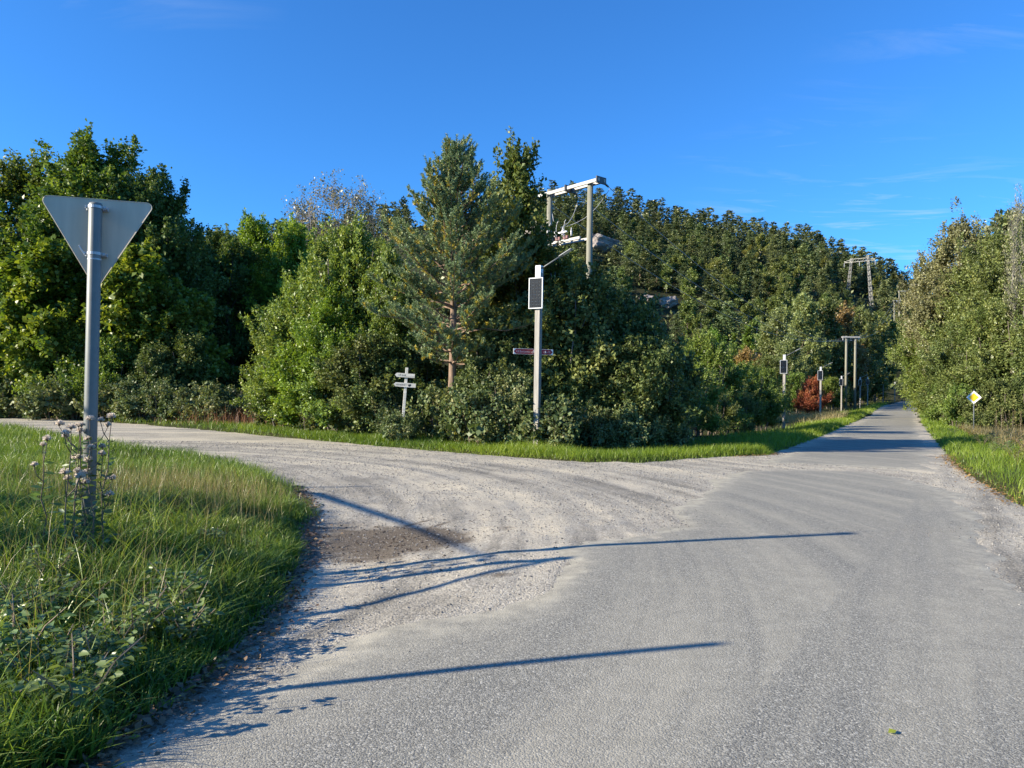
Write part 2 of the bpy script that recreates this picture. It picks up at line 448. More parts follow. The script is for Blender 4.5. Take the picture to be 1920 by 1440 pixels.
M_BARK = plain_mat('bark', (.13, .105, .085), .9, var=.5, scale=9, stretch=(1, 1, .25), bump=.6)
M_BARK_PINE = plain_mat('pine_bark', (.20, .135, .095), .9, var=.5, scale=8, stretch=(1, 1, .35), bump=.7)
M_BARK_GREY = plain_mat('grey_bark', (.22, .20, .18), .85, var=.45, scale=9, stretch=(1, 1, .3), bump=.5)
M_TWIG = plain_mat('dry_twig', (.20, .155, .11), .9, var=.3)
M_STEEL = plain_mat('galvanised_steel', (.155, .165, .158), .5, metal=.1, var=.10, scale=14, dirt=(.14, .15, .145))
M_STEEL_SH = plain_mat('galvanised_bracket', (.40, .42, .44), .45, metal=.5, var=.15, scale=20)
M_SIGNBACK = plain_mat('sign_back_paint', (.53, .465, .37), .55, var=.09, scale=5, stretch=(2.5, 2.5, .35), dirt=(.45, .40, .30))
M_ALU = plain_mat('aluminium_frame', (.50, .51, .52), .42, metal=.3, var=.06, scale=20)
M_WOODGREY = plain_mat('weathered_post', (.30, .28, .25), .85, var=.28, scale=12, stretch=(1.5, 1.5, .12), bump=.35)
M_WOODPALE = plain_mat('bleached_board', (.62, .59, .52), .8, var=.2, scale=12, stretch=(.2, 1, 1.5), bump=.3, dirt=(.3, .29, .26))
M_POLE = plain_mat('treated_pole', (.20, .195, .15), .85, var=.25, scale=8, stretch=(1.5, 1.5, .15), bump=.3)
M_BEAM = plain_mat('crossarm_beam', (.42, .41, .385), .6, var=.12, scale=10)
M_BLACK = plain_mat('black_ceramic', (.03, .03, .033), .3, var=.2)
M_CERAM = plain_mat('grey_insulator', (.42, .42, .44), .3, var=.15)
M_REDPART = plain_mat('red_switch', (.15, .05, .05), .5, var=.2)
M_WIRE = plain_mat('conductor', (.30, .29, .27), .5, metal=.4, var=.1)
M_SIGNRED = plain_mat('sign_red', (.26, .014, .030), .45, var=.1, scale=5)
M_WHITE = plain_mat('sign_white', (.78, .78, .76), .45, var=.04, scale=5)
M_YELLOW = plain_mat('sign_yellow', (.80, .52, .01), .45, var=.04, scale=5)
M_PINKISH = plain_mat('faded_lettering', (.62, .50, .50), .5, var=.15, scale=30)
M_CELL = plain_mat('solar_cell', (.006, .007, .010), .3, var=.4, scale=14, spec=.25)
M_LAMP = plain_mat('lamp_housing', (.30, .31, .32), .45, metal=.3, var=.1)
M_LENS = plain_mat('lamp_lens', (.7, .7, .66), .25, var=.05)
M_INK = plain_mat('carved_letters', (.16, .145, .125), .9, var=.2)
M_FLUFF = None
M_DRYHEAD = plain_mat('thistle_bract', (.16, .12, .085), .9, var=.3)
M_LATTICE = plain_mat('lattice_steel', (.22, .22, .21), .5, metal=.2, var=.1)

L_BROAD = leaf_mat('leaf_broad', (.026, .046, .010), (.060, .094, .016), (.120, .150, .024))
L_MAPLE = leaf_mat('leaf_maple', (.034, .060, .010), (.080, .112, .014), (.150, .165, .020), trans=.4)
L_BRIGHT = leaf_mat('leaf_bright', (.036, .066, .010), (.075, .125, .014), (.125, .180, .022), trans=.38)
L_WILLOW = leaf_mat('leaf_willow', (.034, .054, .012), (.080, .112, .022), (.140, .165, .034), trans=.3)
L_ALDER = leaf_mat('leaf_alder', (.022, .037, .010), (.050, .070, .018), (.095, .108, .030), trans=.25, rough=.45, spec=.2)
L_OLIVE = leaf_mat('leaf_olive', (.034, .044, .014), (.071, .087, .025), (.120, .128, .037), trans=.25)
L_DARKBUSH = leaf_mat('leaf_dark_shrub', (.024, .036, .012), (.056, .074, .022), (.105, .115, .040), trans=.22, rough=.45, spec=.2)
L_BRAMBLE = leaf_mat('leaf_bramble', (.028, .044, .016), (.066, .086, .034), (.130, .125, .056), trans=.25, rough=.5, spec=.3)
L_GREYTREE = leaf_mat('leaf_thin_grey', (.065, .065, .040), (.115, .11, .062), (.165, .15, .08), trans=.2)
L_GREYTREE2 = leaf_mat('leaf_grey_olive', (.046, .046, .022), (.088, .086, .038), (.135, .126, .055), trans=.2)
L_VALLEY = leaf_mat('leaf_valley_willow', (.040, .052, .018), (.088, .106, .037), (.140, .152, .056), trans=.3)
L_RED = leaf_mat('leaf_red', (.075, .030, .014), (.150, .048, .024), (.20, .10, .03), trans=.3)
L_RUSSET = leaf_mat('leaf_russet', (.07, .055, .025), (.15, .095, .036), (.20, .15, .05), trans=.25)
L_YELLOW = leaf_mat('leaf_yellowing', (.035, .042, .010), (.082, .082, .016), (.14, .118, .022), trans=.3)
L_NEEDLE = leaf_mat('pine_needle', (.034, .054, .028), (.092, .128, .062), (.25, .20, .030), trans=.12, rough=.45, hvar=.01, vvar=.1)
L_FARPINE = leaf_mat('far_pine', (.024, .035, .015), (.074, .092, .036), (.130, .142, .054), trans=.14, hvar=.035, vvar=.55)
L_FARLEAF = leaf_mat('far_leaf', (.028, .042, .013), (.070, .088, .022), (.122, .130, .034), trans=.2, hvar=.05, vvar=.55)
L_GRASS = leaf_mat('grass_blade', (.018, .040, .006), (.052, .090, .012), (.130, .160, .030), trans=.35, rough=.4, hvar=0, vvar=0)
L_VERGE = leaf_mat('verge_blade', (.036, .062, .008), (.085, .125, .012), (.150, .175, .022), trans=.4, hvar=0, vvar=0)
L_STRAW = leaf_mat('straw', (.070, .058, .026), (.140, .115, .052), (.22, .185, .09), trans=.3, hvar=0, vvar=0)
L_WEED = leaf_mat('weed_leaf', (.030, .052, .016), (.062, .094, .030), (.110, .140, .050), trans=.3, rough=.36, spec=.5)
L_DEAD = leaf_mat('fallen_leaf', (.045, .028, .017), (.095, .060, .036), (.17, .115, .06), trans=.1, hvar=0, vvar=0)
M_FLUFF, fn_, fl_, fo_ = new_mat('thistle_down')
fd_ = fn_.new('ShaderNodeBsdfDiffuse'); fd_.inputs[0].default_value = (.68, .60, .51, 1); ft_ = fn_.new('ShaderNodeBsdfTranslucent'); ft_.inputs[0].default_value = (.68, .60, .51, 1)
fm_ = fn_.new('ShaderNodeMixShader'); fl_.new(fd_.outputs[0], fm_.inputs[1]); fl_.new(ft_.outputs[0], fm_.inputs[2]); fl_.new(fm_.outputs[0], fo_.inputs[0])
L_SORREL = leaf_mat('dry_dock', (.06, .026, .016), (.12, .05, .028), (.18, .09, .045), trans=.15)

# ------------------------------------------------------------------ ground, roads
def lines(a, b, f0, f1, step, grow, mx):
    out = list(np.arange(f0, f1, step)); s = step; v = out[-1]
    while v < b: s = min(s * grow, mx if v < 200 else mx * 12); v += s; out.append(v)
    s = step; v = f0; left = []
    while v > a: s = min(s * grow, mx if v > -200 else mx * 12); v -= s; left.append(v)
    return np.array(left[::-1] + out)
def sheet(name, xs, ys, zf, keep, attrs=None):
    X, Y = np.meshgrid(xs, ys); nx, ny = len(xs), len(ys)
    sd = keep(X, Y)
    cell = np.minimum(np.minimum(sd[:-1, :-1], sd[1:, :-1]), np.minimum(sd[:-1, 1:], sd[1:, 1:])) < 0
    idx = np.arange(nx * ny).reshape(ny, nx)
    Q = np.stack([idx[:-1, :-1], idx[:-1, 1:], idx[1:, 1:], idx[1:, :-1]], -1)[cell]
    used = np.unique(Q); rem = np.zeros(nx * ny, int); rem[used] = np.arange(len(used))
    x, y, s = X.ravel()[used], Y.ravel()[used], sd.ravel()[used]
    V = np.stack([x, y, zf(x, y, s)], -1)
    return mesh_np(name, V, rem[Q], attrs(x, y, s) if attrs else None, True)
ROADDIR = np.array([.4713, .8820])
QC = (-10.5, 8.5)
def flow(x, y):
    # turning traffic curves left, straight traffic follows the main road
    r = np.hypot(x - QC[0], y - QC[1]); a = np.arctan2(y - QC[1], x - QC[0])
    u1, v1 = r, a * 9
    u2 = x * ROADDIR[1] - y * ROADDIR[0]; v2 = x * ROADDIR[0] + y * ROADDIR[1]
    w = smooth(-1.0, 2.5, u2 + 1.0 + .1 * (8 - y))
    wob = .08 * fbm(x, y, .5, 3, 5)
    return np.stack([np.where(w > .5, u2 + 40, u1) + wob, np.where(w > .5, v2, v1), w * 0], -1)
DIRT = gnd(745, 1012)
def gravel_z(x, y, s):
    f = flow(x, y)
    rut = vnoise(f[:, 0], f[:, 1] * .06, 2.1, 3) * .022
    under = .04 * smooth(-.35, -.7, np.minimum(sd_poly(ASPH, x, y), sd_poly(FARASPH, x, y)))
    return zb(x, y) - under + rut + fbm(x, y, 3.0, 4, 1) * .016 - .012 * np.exp(-(((x - DIRT[0]) / .7) ** 2 + ((y - DIRT[1]) / .7) ** 2))
def gravel_attr(x, y, s):
    dx_, dy_ = x - DIRT[0], y - DIRT[1]
    d = 1.15 * np.exp(-(np.hypot(dx_ / .78, dy_ / .95) * (1 + .9 * fbm(x, y, 1.6, 4, 23))) ** 4)
    ux = (dx_ * .55 + dy_ * .83); lane = np.abs(np.abs(dx_ * .83 - dy_ * .55 + .25) - .16)
    d = np.maximum(d, .75 * smooth(.06, .03, lane) * smooth(1.5, .9, np.abs(ux)))
    p2 = gnd(620, 1010); d = np.maximum(d, .8 * np.exp(-(np.hypot((x - p2[0]) / .5, (y - p2[1]) / 1.2)) ** 2))
    edge = .75 * smooth(-.40, .05, s) * (x < 0) * (y < 13)
    return {'flow': flow(x, y), 'dirt': np.clip(np.maximum(d, edge), 0, 1.2)}
xs = lines(-57, 100, -5.5, 8.5, .05, 1.05, .5)
ys = lines(-12, 172, 2.4, 11, .05, 1.04, .8)
gm = sheet('gravel_road', xs, ys, gravel_z, lambda X, Y: sd_poly(GRAVEL, X, Y) - .45, lambda x, y, s: gravel_attr(x, y, s + .45))
tag(link('gravel_road', gm, M_GRAVEL), kind='structure')
def asph_z(poly):
    def f(x, y, s):
        s = s - .0
        return zb(x, y) + np.clip(-(s + .25) * .07, -.04, .012) + fbm(x, y, .6, 3, 8) * .008
    return f
def asph_attr(x, y, s): return {'flow': flow(x, y), 'edge': s + .25 + .5 * vnoise(x, y, .9, 4) * .6}
xs = lines(-9, 9, -3.0, 5.5, .06, 1.05, .25); ys = lines(-12, 20, 2.4, 15, .06, 1.05, .3)
am = sheet('asphalt_road', xs, ys, asph_z(ASPH), lambda X, Y: sd_poly(ASPH, X, Y) + .28 * fbm(X, Y, 1.1, 4, 6) - .25, asph_attr)
tag(link('asphalt_road', am, M_ASPH), kind='structure')
xs = lines(5, 95, 8, 20, .12, 1.04, .5); ys = lines(15, 170, 16, 28, .12, 1.04, 1.0)
am = sheet('main_road', xs, ys, asph_z(FARASPH), lambda X, Y: sd_poly(FARASPH, X, Y) + .25 * fbm(X, Y, .9, 3, 6) - .25, asph_attr)
tag(link('main_road', am, M_ASPH), kind='structure')

xs = lines(-3000, 3000, -6, 10, .19, 1.07, 8.0); ys = lines(-400, 4500, 1.5, 21, .19, 1.06, 8.0)
gd = sheet('ground', xs, ys, lambda x, y, s: zg(x, y), lambda X, Y: -np.ones(X.shape) - 0 * X)
tag(link('ground', gd, M_SOIL), kind='structure')

# hill
RID = np.array([(-900, 600), (-400, 520), (0, 478), (380, 446), (560, 410), (760, 378), (1000, 352), (1060, 346), (1130, 352), (1200, 368), (1300, 388),
                (1400, 406), (1500, 426), (1560, 442), (1620, 464), (1690, 505), (1760, 560), (1900, 610), (2200, 650), (2700, 700)], float)
rp = [at(px, py, 300.0) for px, py in RID]
RX = np.array([p.x for p in rp]); RZ = np.array([p.z for p in rp]) - 9.5
def hz(x, y):
    """height of the wooded hill"""
    x = np.asarray(x, float); y = np.asarray(y, float)
    xr = x / np.maximum(y, 60) * 300
    zr = np.interp(xr, RX, RZ) + 2.2 * fbm(x, y, .03, 3, 9)
    s = (y - 138) / (300 - 138)
    up = np.where(s < 1, np.clip(s, 0, 1) ** .92, 1 - .25 * (s - 1))
    return zr * up + 1.5 * fbm(x, y, .06, 3, 4) - 1.5 * (s < .03)
xs = np.linspace(-420, 420, 170); ys = np.linspace(132, 470, 80)
hm = sheet('hill', xs, ys, lambda x, y, s: hz(x, y), lambda X, Y: -np.ones(X.shape))
tag(link('hill', hm, M_HILL), kind='structure')

def gz(x, y):
    g = float(zg(np.array([x]), np.array([y]))[0])
    if y > 138: g = max(g, float(hz(np.array([x]), np.array([y]))[0]))
    return g

# ------------------------------------------------------------------ foliage builders
def unit(v): return v / np.maximum(np.linalg.norm(v, axis=-1, keepdims=True), 1e-9)
def rdir(n, rng): return unit(rng.normal(size=(n, 3)))
def leaf_arrays(pos, d, nrm, ln, wr):
    """rhombic folded leaf quads"""
    d = unit(d); s = unit(np.cross(nrm, d)); nn = np.cross(d, s)
    ln = ln[:, None]; w = ln * wr * .5
    a = pos; b = pos + d * ln * .45 + s * w + nn * w * .35; c = pos + d * ln; e = pos + d * ln * .45 - s * w + nn * w * .35
    V = np.stack([a, b, c, e], 1).reshape(-1, 3)
    Q = np.arange(len(pos) * 4).reshape(-1, 4)
    return V, Q
def leaf6(pos, d, nrm, ln, wr):
    """ovate leaves of two folded halves"""
    d = unit(d); s = unit(np.cross(nrm, d)); nn = np.cross(d, s); L_ = ln[:, None]; w = L_ * wr * .5
    tip = pos + d * L_ - nn * L_ * .12
    pts = [pos, pos + d * L_ * .28 + s * w + nn * w * .3, pos + d * L_ * .66 + s * w * .72 + nn * w * .2, tip, pos + d * L_ * .66 - s * w * .72 + nn * w * .2, pos + d * L_ * .28 - s * w + nn * w * .3]
    V = np.stack(pts, 1).reshape(-1, 3); b = np.arange(len(pos))[:, None] * 6
    Q = np.concatenate([b + np.array([[0, 1, 2, 3]]), b + np.array([[0, 3, 4, 5]])])
    return V, Q
def crown_mesh(name, pos, axis, L, per, spread, leaf, wr, rng, droop=.3, tint=None, flat=.3, outw=None, inner=None):
    """sprays: leaves strung along short twigs"""
    n = len(pos); M = n * per
    i = np.repeat(np.arange(n), per)
    t = rng.random(M)
    ax = axis[i]
    p = pos[i] + ax * (L[i] * (t - .35))[:, None] + rng.normal(size=(M, 3)) * (np.broadcast_to(spread, n)[i] * (1.1 - .6 * t))[:, None]
    d = unit(ax * .7 + rng.normal(size=(M, 3)) * .75 + np.array([0, 0, -droop]))
    nr = unit(np.array([0, 0, 1.0]) * flat + rng.normal(size=(M, 3)) * .65 + (ax * .2 if outw is None else outw[i] * .6))
    ln = leaf * np.clip(rng.lognormal(-.12, .28, M), .45, 1.4)
    V, Q = leaf_arrays(p, d, nr, ln, wr)
    st = rng.normal(.5, .17, n) if tint is None else tint
    tt = np.clip(st[i] + rng.normal(0, .14, M), 0, 1)
    if inner is not None:           # larger leaves added inside to block light, shade put into their darker tint
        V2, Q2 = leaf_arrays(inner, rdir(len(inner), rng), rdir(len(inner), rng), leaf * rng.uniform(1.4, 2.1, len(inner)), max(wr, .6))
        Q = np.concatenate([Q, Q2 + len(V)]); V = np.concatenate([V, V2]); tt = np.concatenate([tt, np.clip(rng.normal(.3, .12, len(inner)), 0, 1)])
    return mesh_np(name, V, Q, {'tint': np.repeat(tt, 4)})
def limb_path(a, b, rng, k=5, wob=.06, sag=0):
    a = np.array(a, float); b = np.array(b, float); Ln = np.linalg.norm(b - a)
    pts = []
    for j in range(k):
        t = j / (k - 1)
        p = a + (b - a) * t + rng.normal(size=3) * wob * Ln * math.sin(math.pi * t) * .6
        p[2] += sag * Ln * math.sin(math.pi * t)
        pts.append(p)
    return pts
def make_tree(name, H, rad, base, nlobe, nspray, per, leaf, wr, lmat, bmat, seed, trunk_r=.16, L=(.5, 1.0), spread=.16, lobe=.34,
              shape=1.0, stems=1, droop=.3, up=.5, flat=.3, sparse=0.0, twig=.4, lean=0.0, shell=.75, fill=.24, shoots=.16):
    """tapered trunk(s) with limbs; crown of leaf sprays on lobes"""
    rng = np.random.default_rng(seed)
    root = thing(name, 'x', 'tree')
    ch = H - base; mb = MB()
    # lobes along the crown envelope
    lc = []
    for k in range(nlobe):
        t = (k + .5) / nlobe
        z = base + ch * (.10 + .80 * t)
        env = math.sin(math.pi * min(1, (.12 + .86 * t) ** shape)) ** .6
        a = k * 2.4 + rng.normal() * .4
        rr = rad * env * rng.uniform(.25, .72)
        lc.append((rr * math.cos(a), rr * math.sin(a), z, max(rad * lobe * rng.uniform(.75, 1.2) * (.55 + .45 * env), .25)))
    lc.append((rng.normal() * .1 * rad, rng.normal() * .1 * rad, H - rad * lobe * .75, rad * lobe * .75))
    lc = np.array(lc)
    # stems
    tops = []
    for s_ in range(stems):
        a = 2 * math.pi * s_ / stems + rng.random()
        off = .0 if stems == 1 else .22 * rad
        b0 = np.array([off * math.cos(a) * .5, off * math.sin(a) * .5, -.3])
        tp = np.array([off * math.cos(a) * 2.0 + lean, off * math.sin(a) * 2.0, H * (.93 if stems == 1 else rng.uniform(.7, .93))])
        pts = limb_path(b0, tp, rng, 8, .025)
        r0 = trunk_r if stems == 1 else trunk_r * .5
        mb.tube(pts, [r0 * (1 - .9 * j / 7) ** .9 + .006 for j in range(8)], 8)
        tops.append(pts)
    for (x, y, z, r) in lc[:-1]:
        st = tops[rng.integers(len(tops))]
        zz = max(base * .5, z - rng.uniform(.12, .3) * ch)
        j = int(np.argmin([abs(p[2] - zz) for p in st]))
        rb = trunk_r * .38 * (1 - .6 * z / H)
        mb.tube(limb_path(st[j], (x, y, z), rng, 5, .08, -.04), [rb * (1 - .75 * q / 4) + .004 for q in range(5)], 5, False)
    # sprays on lobe shells
    wts = lc[:, 3] ** 2; wts /= wts.sum()
    li = rng.choice(len(lc), nspray, p=wts)
    dr = rdir(nspray, rng); dr[:, 2] = np.where(dr[:, 2] < -.35, -dr[:, 2], dr[:, 2])
    fr = rng.random(nspray) ** shell * 1.12
    pos = lc[li, :3] + dr * (lc[li, 3] * fr)[:, None] * np.array([1.1, 1.1, .95])
    pos += rng.normal(size=pos.shape) * .05 * rad
    pos[:, 2] = np.maximum(pos[:, 2], .25)
    ctr = np.array([0, 0, base + ch * .35])
    outw = unit(pos - ctr)
    axis = unit(outw * .8 + np.array([0, 0, up]) + rng.normal(size=pos.shape) * .45)
    LL = rng.uniform(L[0], L[1], nspray)
    for q in range(nspray):
        if rng.random() < twig:
            mb.tube([lc[li[q], :3] + (pos[q] - lc[li[q], :3]) * .15, (lc[li[q], :3] + pos[q]) / 2 + rng.normal(size=3) * .05 * rad, pos[q], pos[q] + axis[q] * LL[q] * .6],
                    [.016, .012, .008, .003], 3, False)
    ni = int(nspray * per * fill); lj = rng.choice(len(lc), ni, p=wts)
    inn = lc[lj, :3] + rdir(ni, rng) * (lc[lj, 3] * .62 * rng.random(ni) ** .6)[:, None]; inn[:, 2] = np.maximum(inn[:, 2], .15)
    k_ = rng.random(nspray) < .10
    pos[k_] += axis[k_] * (rad * rng.uniform(.04, .12, k_.sum()))[:, None]
    spr = np.full(nspray, spread)
    ns = int(nspray * shoots)
    if ns:          # long free shoots that break the outline
        hi = np.argsort(-(pos[:, 2] / H + .6 * np.hypot(pos[:, 0], pos[:, 1]) / rad + rng.normal(0, .25, nspray)))[:ns]
        sa = unit(unit(pos[hi] - ctr) * .5 + np.array([0, 0, .35 + up * .7]) + rng.normal(size=(ns, 3)) * .3)
        sl = rng.uniform(.22, .55, ns) * min(rad, 2.6)
        for q in range(ns): mb.tube([pos[hi[q]] - sa[q] * .3 * sl[q], pos[hi[q]] + sa[q] * .65 * sl[q]], [.008, .003], 3, False)
        pos = np.concatenate([pos, pos[hi] + sa * (sl * .15)[:, None]]); axis = np.concatenate([axis, sa]); LL = np.concatenate([LL, sl]); spr = np.concatenate([spr, np.full(ns, spread * .45)])
    if sparse: keep = rng.random(nspray) > sparse; pos, axis, LL = pos[keep], axis[keep], LL[keep]
    tr = mb.build('trunk', bmat, root, True); tr['part'] = 'trunk'
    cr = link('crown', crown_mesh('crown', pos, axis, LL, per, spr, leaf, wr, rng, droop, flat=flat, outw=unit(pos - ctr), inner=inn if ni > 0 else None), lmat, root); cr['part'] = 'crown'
    PROTO_CH[root.name] = [tr, cr]
    root['H'] = H
    return root

def make_near_pine(name, H, rad, base, seed):
    rng = np.random.default_rng(seed); root = thing(name, 'x', 'tree'); mb = MB()
    pts = limb_path((0, 0, -.3), (.12, 0, H - .25), rng, 10, .010)
    mb.tube(pts, [.16 * (1 - .93 * j / 9) ** .8 + .008 for j in range(10)], 10)
    sp, sa, sl, sk = [], [], [], []
    def shoot(p, a, ln, inner): sp.append(p); sa.append(a); sl.append(ln); sk.append(inner)
    z = base
    while z < H - .25:
        t = (z - base) / (H - base)
        env = rad * (min(1, (t + .10) / .28)) * (1 - t ** 1.25) ** .85 + .20
        nb = int(rng.integers(7, 10)) if t < .8 else 6
        a0 = rng.random() * 6.28
        for k in range(nb):
            a = a0 + 6.283 * k / nb + rng.normal() * .2
            ln = env * rng.uniform(.72, 1.18)
            el = .22 + .85 * t + rng.normal() * .13
            o = np.array([math.cos(a), math.sin(a), 0])
            b0 = np.array([0.1 * z / H, 0, z + rng.normal() * .07])
            b1 = b0 + o * ln * math.cos(el) + np.array([0, 0, ln * math.sin(el)])
            pth = limb_path(b0, b1, rng, 6, .05, -.07)
            mb.tube(pth, [.028 * (1 - .8 * q / 5) * (1.2 - .6 * t) + .003 for q in range(6)], 4, False)
            m = max(3, int(ln / .105))
            for q in range(m):
                u = .34 + .66 * (q + rng.random() * .5) / m
                g = u * 5; gi = min(int(g), 4); pp = pth[gi] + (pth[gi + 1] - pth[gi]) * (g - gi)
                sgn = -1 if q % 2 else 1
                side = np.array([-o[1], o[0], 0]) * sgn
                av = unit(o * .55 + side * rng.uniform(.3, 1.0) + np.array([0, 0, rng.uniform(.15, .75) + .35 * t]))
                l2 = rng.uniform(.14, .36) * (1.15 - .4 * u)
                shoot(pp, av, l2, u)
                if rng.random() < .75:
                    shoot(pp + av * l2 * .9, unit(av * .6 + np.array([0, 0, .7]) + rng.normal(size=3) * .3), l2 * .75, u + .15)
                if rng.random() < .45:
                    shoot(pp + av * l2 * .5, unit(av * .5 + rng.normal(size=3) * .6 + np.array([0, 0, .3])), l2 * .7, u)
            shoot(pth[-1], unit(o * .5 + np.array([0, 0, .7])), .28, 1.1)
        z += rng.uniform(.26, .38) * (1.15 - .4 * t)
    for q in range(7):      # leader
        shoot(np.array([.11, 0, H - .42]) + rng.normal(size=3) * .05, unit(np.array([rng.normal() * .35, rng.normal() * .35, 1])), .34, 1.2)
    shoot(np.array([.12, 0, H - .45]), np.array([0, 0, 1.0]), .45, 1.2)
    sp = np.array(sp); sa = np.array(sa); sl = np.array(sl); sk = np.array(sk)
    per = 42; n = len(sp); M = n * per; i = np.repeat(np.arange(n), per)
    t = rng.random(M)
    p = sp[i] + sa[i] * (sl[i] * t)[:, None]
    perp = rdir(M, rng); perp = unit(perp - sa[i] * (perp * sa[i]).sum(1, keepdims=True))
    d = unit(sa[i] * .75 + perp)
    ln = rng.uniform(.06, .10, M)
    s = unit(np.cross(d, rdir(M, rng))) * .012
    V = np.stack([p - s, p + s, p + d * ln[:, None]], 1).reshape(-1, 3)
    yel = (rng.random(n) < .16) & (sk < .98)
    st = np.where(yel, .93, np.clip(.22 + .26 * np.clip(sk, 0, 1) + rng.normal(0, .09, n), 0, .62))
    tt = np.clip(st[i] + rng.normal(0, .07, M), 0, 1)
    me = mesh_np('crown', V, np.arange(M * 3).reshape(-1, 3), {'tint': np.repeat(tt, 3)})
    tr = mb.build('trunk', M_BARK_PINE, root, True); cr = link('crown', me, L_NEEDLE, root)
    tr['part'] = 'trunk'; cr['part'] = 'crown'
    PROTO_CH[root.name] = [tr, cr]; root['H'] = H
    return root
def make_far_pine(name, H, rad, base, seed, npad=58, per=52, size=.30, pointed=.75):
    rng = np.random.default_rng(seed); root = thing(name, 'x', 'tree'); mb = MB()
    mb.tube(limb_path((0, 0, -1.0), (.2, 0, H - .4), rng, 5, .012), [.17, .15, .11, .07, .03], 5)
    t = np.sort(rng.random(npad)) ** .9
    z = base + (H - base) * t
    env = rad * np.clip((t + .12) / .35, 0, 1) * (1 - t) ** pointed + .25
    a = np.arange(npad) * 2.4 + rng.normal(0, .5, npad)
    rr = env * rng.uniform(.35, 1.0, npad)
    pos = np.stack([rr * np.cos(a), rr * np.sin(a), z + .12 * rr], -1)
    for q in range(0, npad, 3): mb.tube([(0, 0, pos[q, 2] - .5), tuple(pos[q])], [.05, .02], 3, False)
    M = npad * per; i = np.repeat(np.arange(npad), per)
    pr = (.16 + .62 * (1 - t))[i] * rad * .36
    off = rng.normal(size=(M, 3)) * np.stack([pr, pr, pr * .42], -1)
    p = pos[i] + off
    d = unit(np.stack([np.cos(a[i]), np.sin(a[i]), np.full(M, .45)], -1) + rng.normal(size=(M, 3)) * .6)
    nr = unit(np.array([0, 0, .7]) + rng.normal(size=(M, 3)) * .7)
    V, Q = leaf_arrays(p, d, nr, size * rng.uniform(.6, 1.3, M), .55)
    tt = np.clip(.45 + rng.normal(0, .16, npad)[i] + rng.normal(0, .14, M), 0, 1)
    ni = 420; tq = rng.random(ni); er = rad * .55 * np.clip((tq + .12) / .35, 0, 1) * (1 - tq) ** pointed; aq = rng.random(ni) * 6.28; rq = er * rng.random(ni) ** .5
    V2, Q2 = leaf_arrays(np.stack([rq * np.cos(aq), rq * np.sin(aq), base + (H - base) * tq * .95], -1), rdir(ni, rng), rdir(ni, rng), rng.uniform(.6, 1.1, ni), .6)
    Q = np.concatenate([Q, Q2 + len(V)]); V = np.concatenate([V, V2]); tt = np.concatenate([tt, np.full(ni, .15)])  # added inner leaves block light; their low tint carries the crown shade
    tr = mb.build('trunk', M_BARK_PINE, root, True)
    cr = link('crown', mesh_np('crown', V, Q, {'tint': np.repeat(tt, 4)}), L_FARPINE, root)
    tr['part'] = 'trunk'; cr['part'] = 'crown'
    PROTO_CH[root.name] = [tr, cr]; root['H'] = H
    return root

# prototypes (each is used as the first tree of its kind)
USED = set()
def put(proto, px, d, ytop, label, cat, name, group=None, rot=None, lm=None, wide=1.0, bm=None):
    """a tree on the ground at distance d whose top shows at photo row ytop"""
    g = at(px, 745, d); x, y = g.x, g.y
    z = gz(x, y)
    h = at(px, ytop, d).z - z
    s = max(h, .4) / proto['H']
    rot = random.random() * 6.28 if rot is None else rot
    return place(proto, x, y, z, rot, (s * wide, s * wide, s), label, cat, name, group, lm, bm)
def place(proto, x, y, z, rot, sc, label, cat, name, group=None, lm=None, bm=None):
    if proto.name not in USED:
        USED.add(proto.name); r = proto
        r.location = (x, y, z); r.rotation_euler = (0, 0, rot); r.scale = sc
        if lm: PROTO_CH[r.name][1].material_slots[0].link = 'OBJECT'; PROTO_CH[r.name][1].material_slots[0].material = lm
    else:
        mats = {}
        if lm: mats['crown'] = lm
        elif proto.get('lm'): mats['crown'] = PROTO_CH[proto.name][1].data.materials[0]
        r = dup(proto, name, (x, y, z), rot, sc, mats=mats)
        if not lm:
            for c_ in r.children:
                if c_.get('part') == 'crown': c_.material_slots[0].link = 'DATA'
    if 'group' in r: del r['group']
    tag(r, label, cat, group)
    return r

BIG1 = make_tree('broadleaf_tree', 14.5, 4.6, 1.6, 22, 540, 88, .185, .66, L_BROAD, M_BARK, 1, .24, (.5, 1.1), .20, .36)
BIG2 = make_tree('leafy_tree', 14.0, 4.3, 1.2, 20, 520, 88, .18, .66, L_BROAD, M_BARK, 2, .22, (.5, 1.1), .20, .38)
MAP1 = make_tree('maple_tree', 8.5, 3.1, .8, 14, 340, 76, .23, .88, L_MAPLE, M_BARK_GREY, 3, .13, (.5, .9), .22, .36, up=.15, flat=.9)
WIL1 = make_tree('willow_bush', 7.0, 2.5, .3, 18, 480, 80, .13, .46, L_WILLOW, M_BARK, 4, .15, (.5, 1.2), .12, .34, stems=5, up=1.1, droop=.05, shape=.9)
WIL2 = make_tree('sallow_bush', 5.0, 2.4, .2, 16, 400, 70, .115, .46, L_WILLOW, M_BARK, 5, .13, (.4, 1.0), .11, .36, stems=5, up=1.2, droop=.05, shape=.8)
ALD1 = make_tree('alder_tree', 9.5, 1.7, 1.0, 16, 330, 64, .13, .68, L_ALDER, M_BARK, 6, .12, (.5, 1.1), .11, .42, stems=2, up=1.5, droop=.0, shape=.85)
SHR1 = make_tree('dark_shrub', 4.2, 2.0, .1, 17, 280, 66, .115, .70, L_DARKBUSH, M_BARK, 7, .11, (.4, .95), .12, .32, stems=4, up=.6, shape=.75)
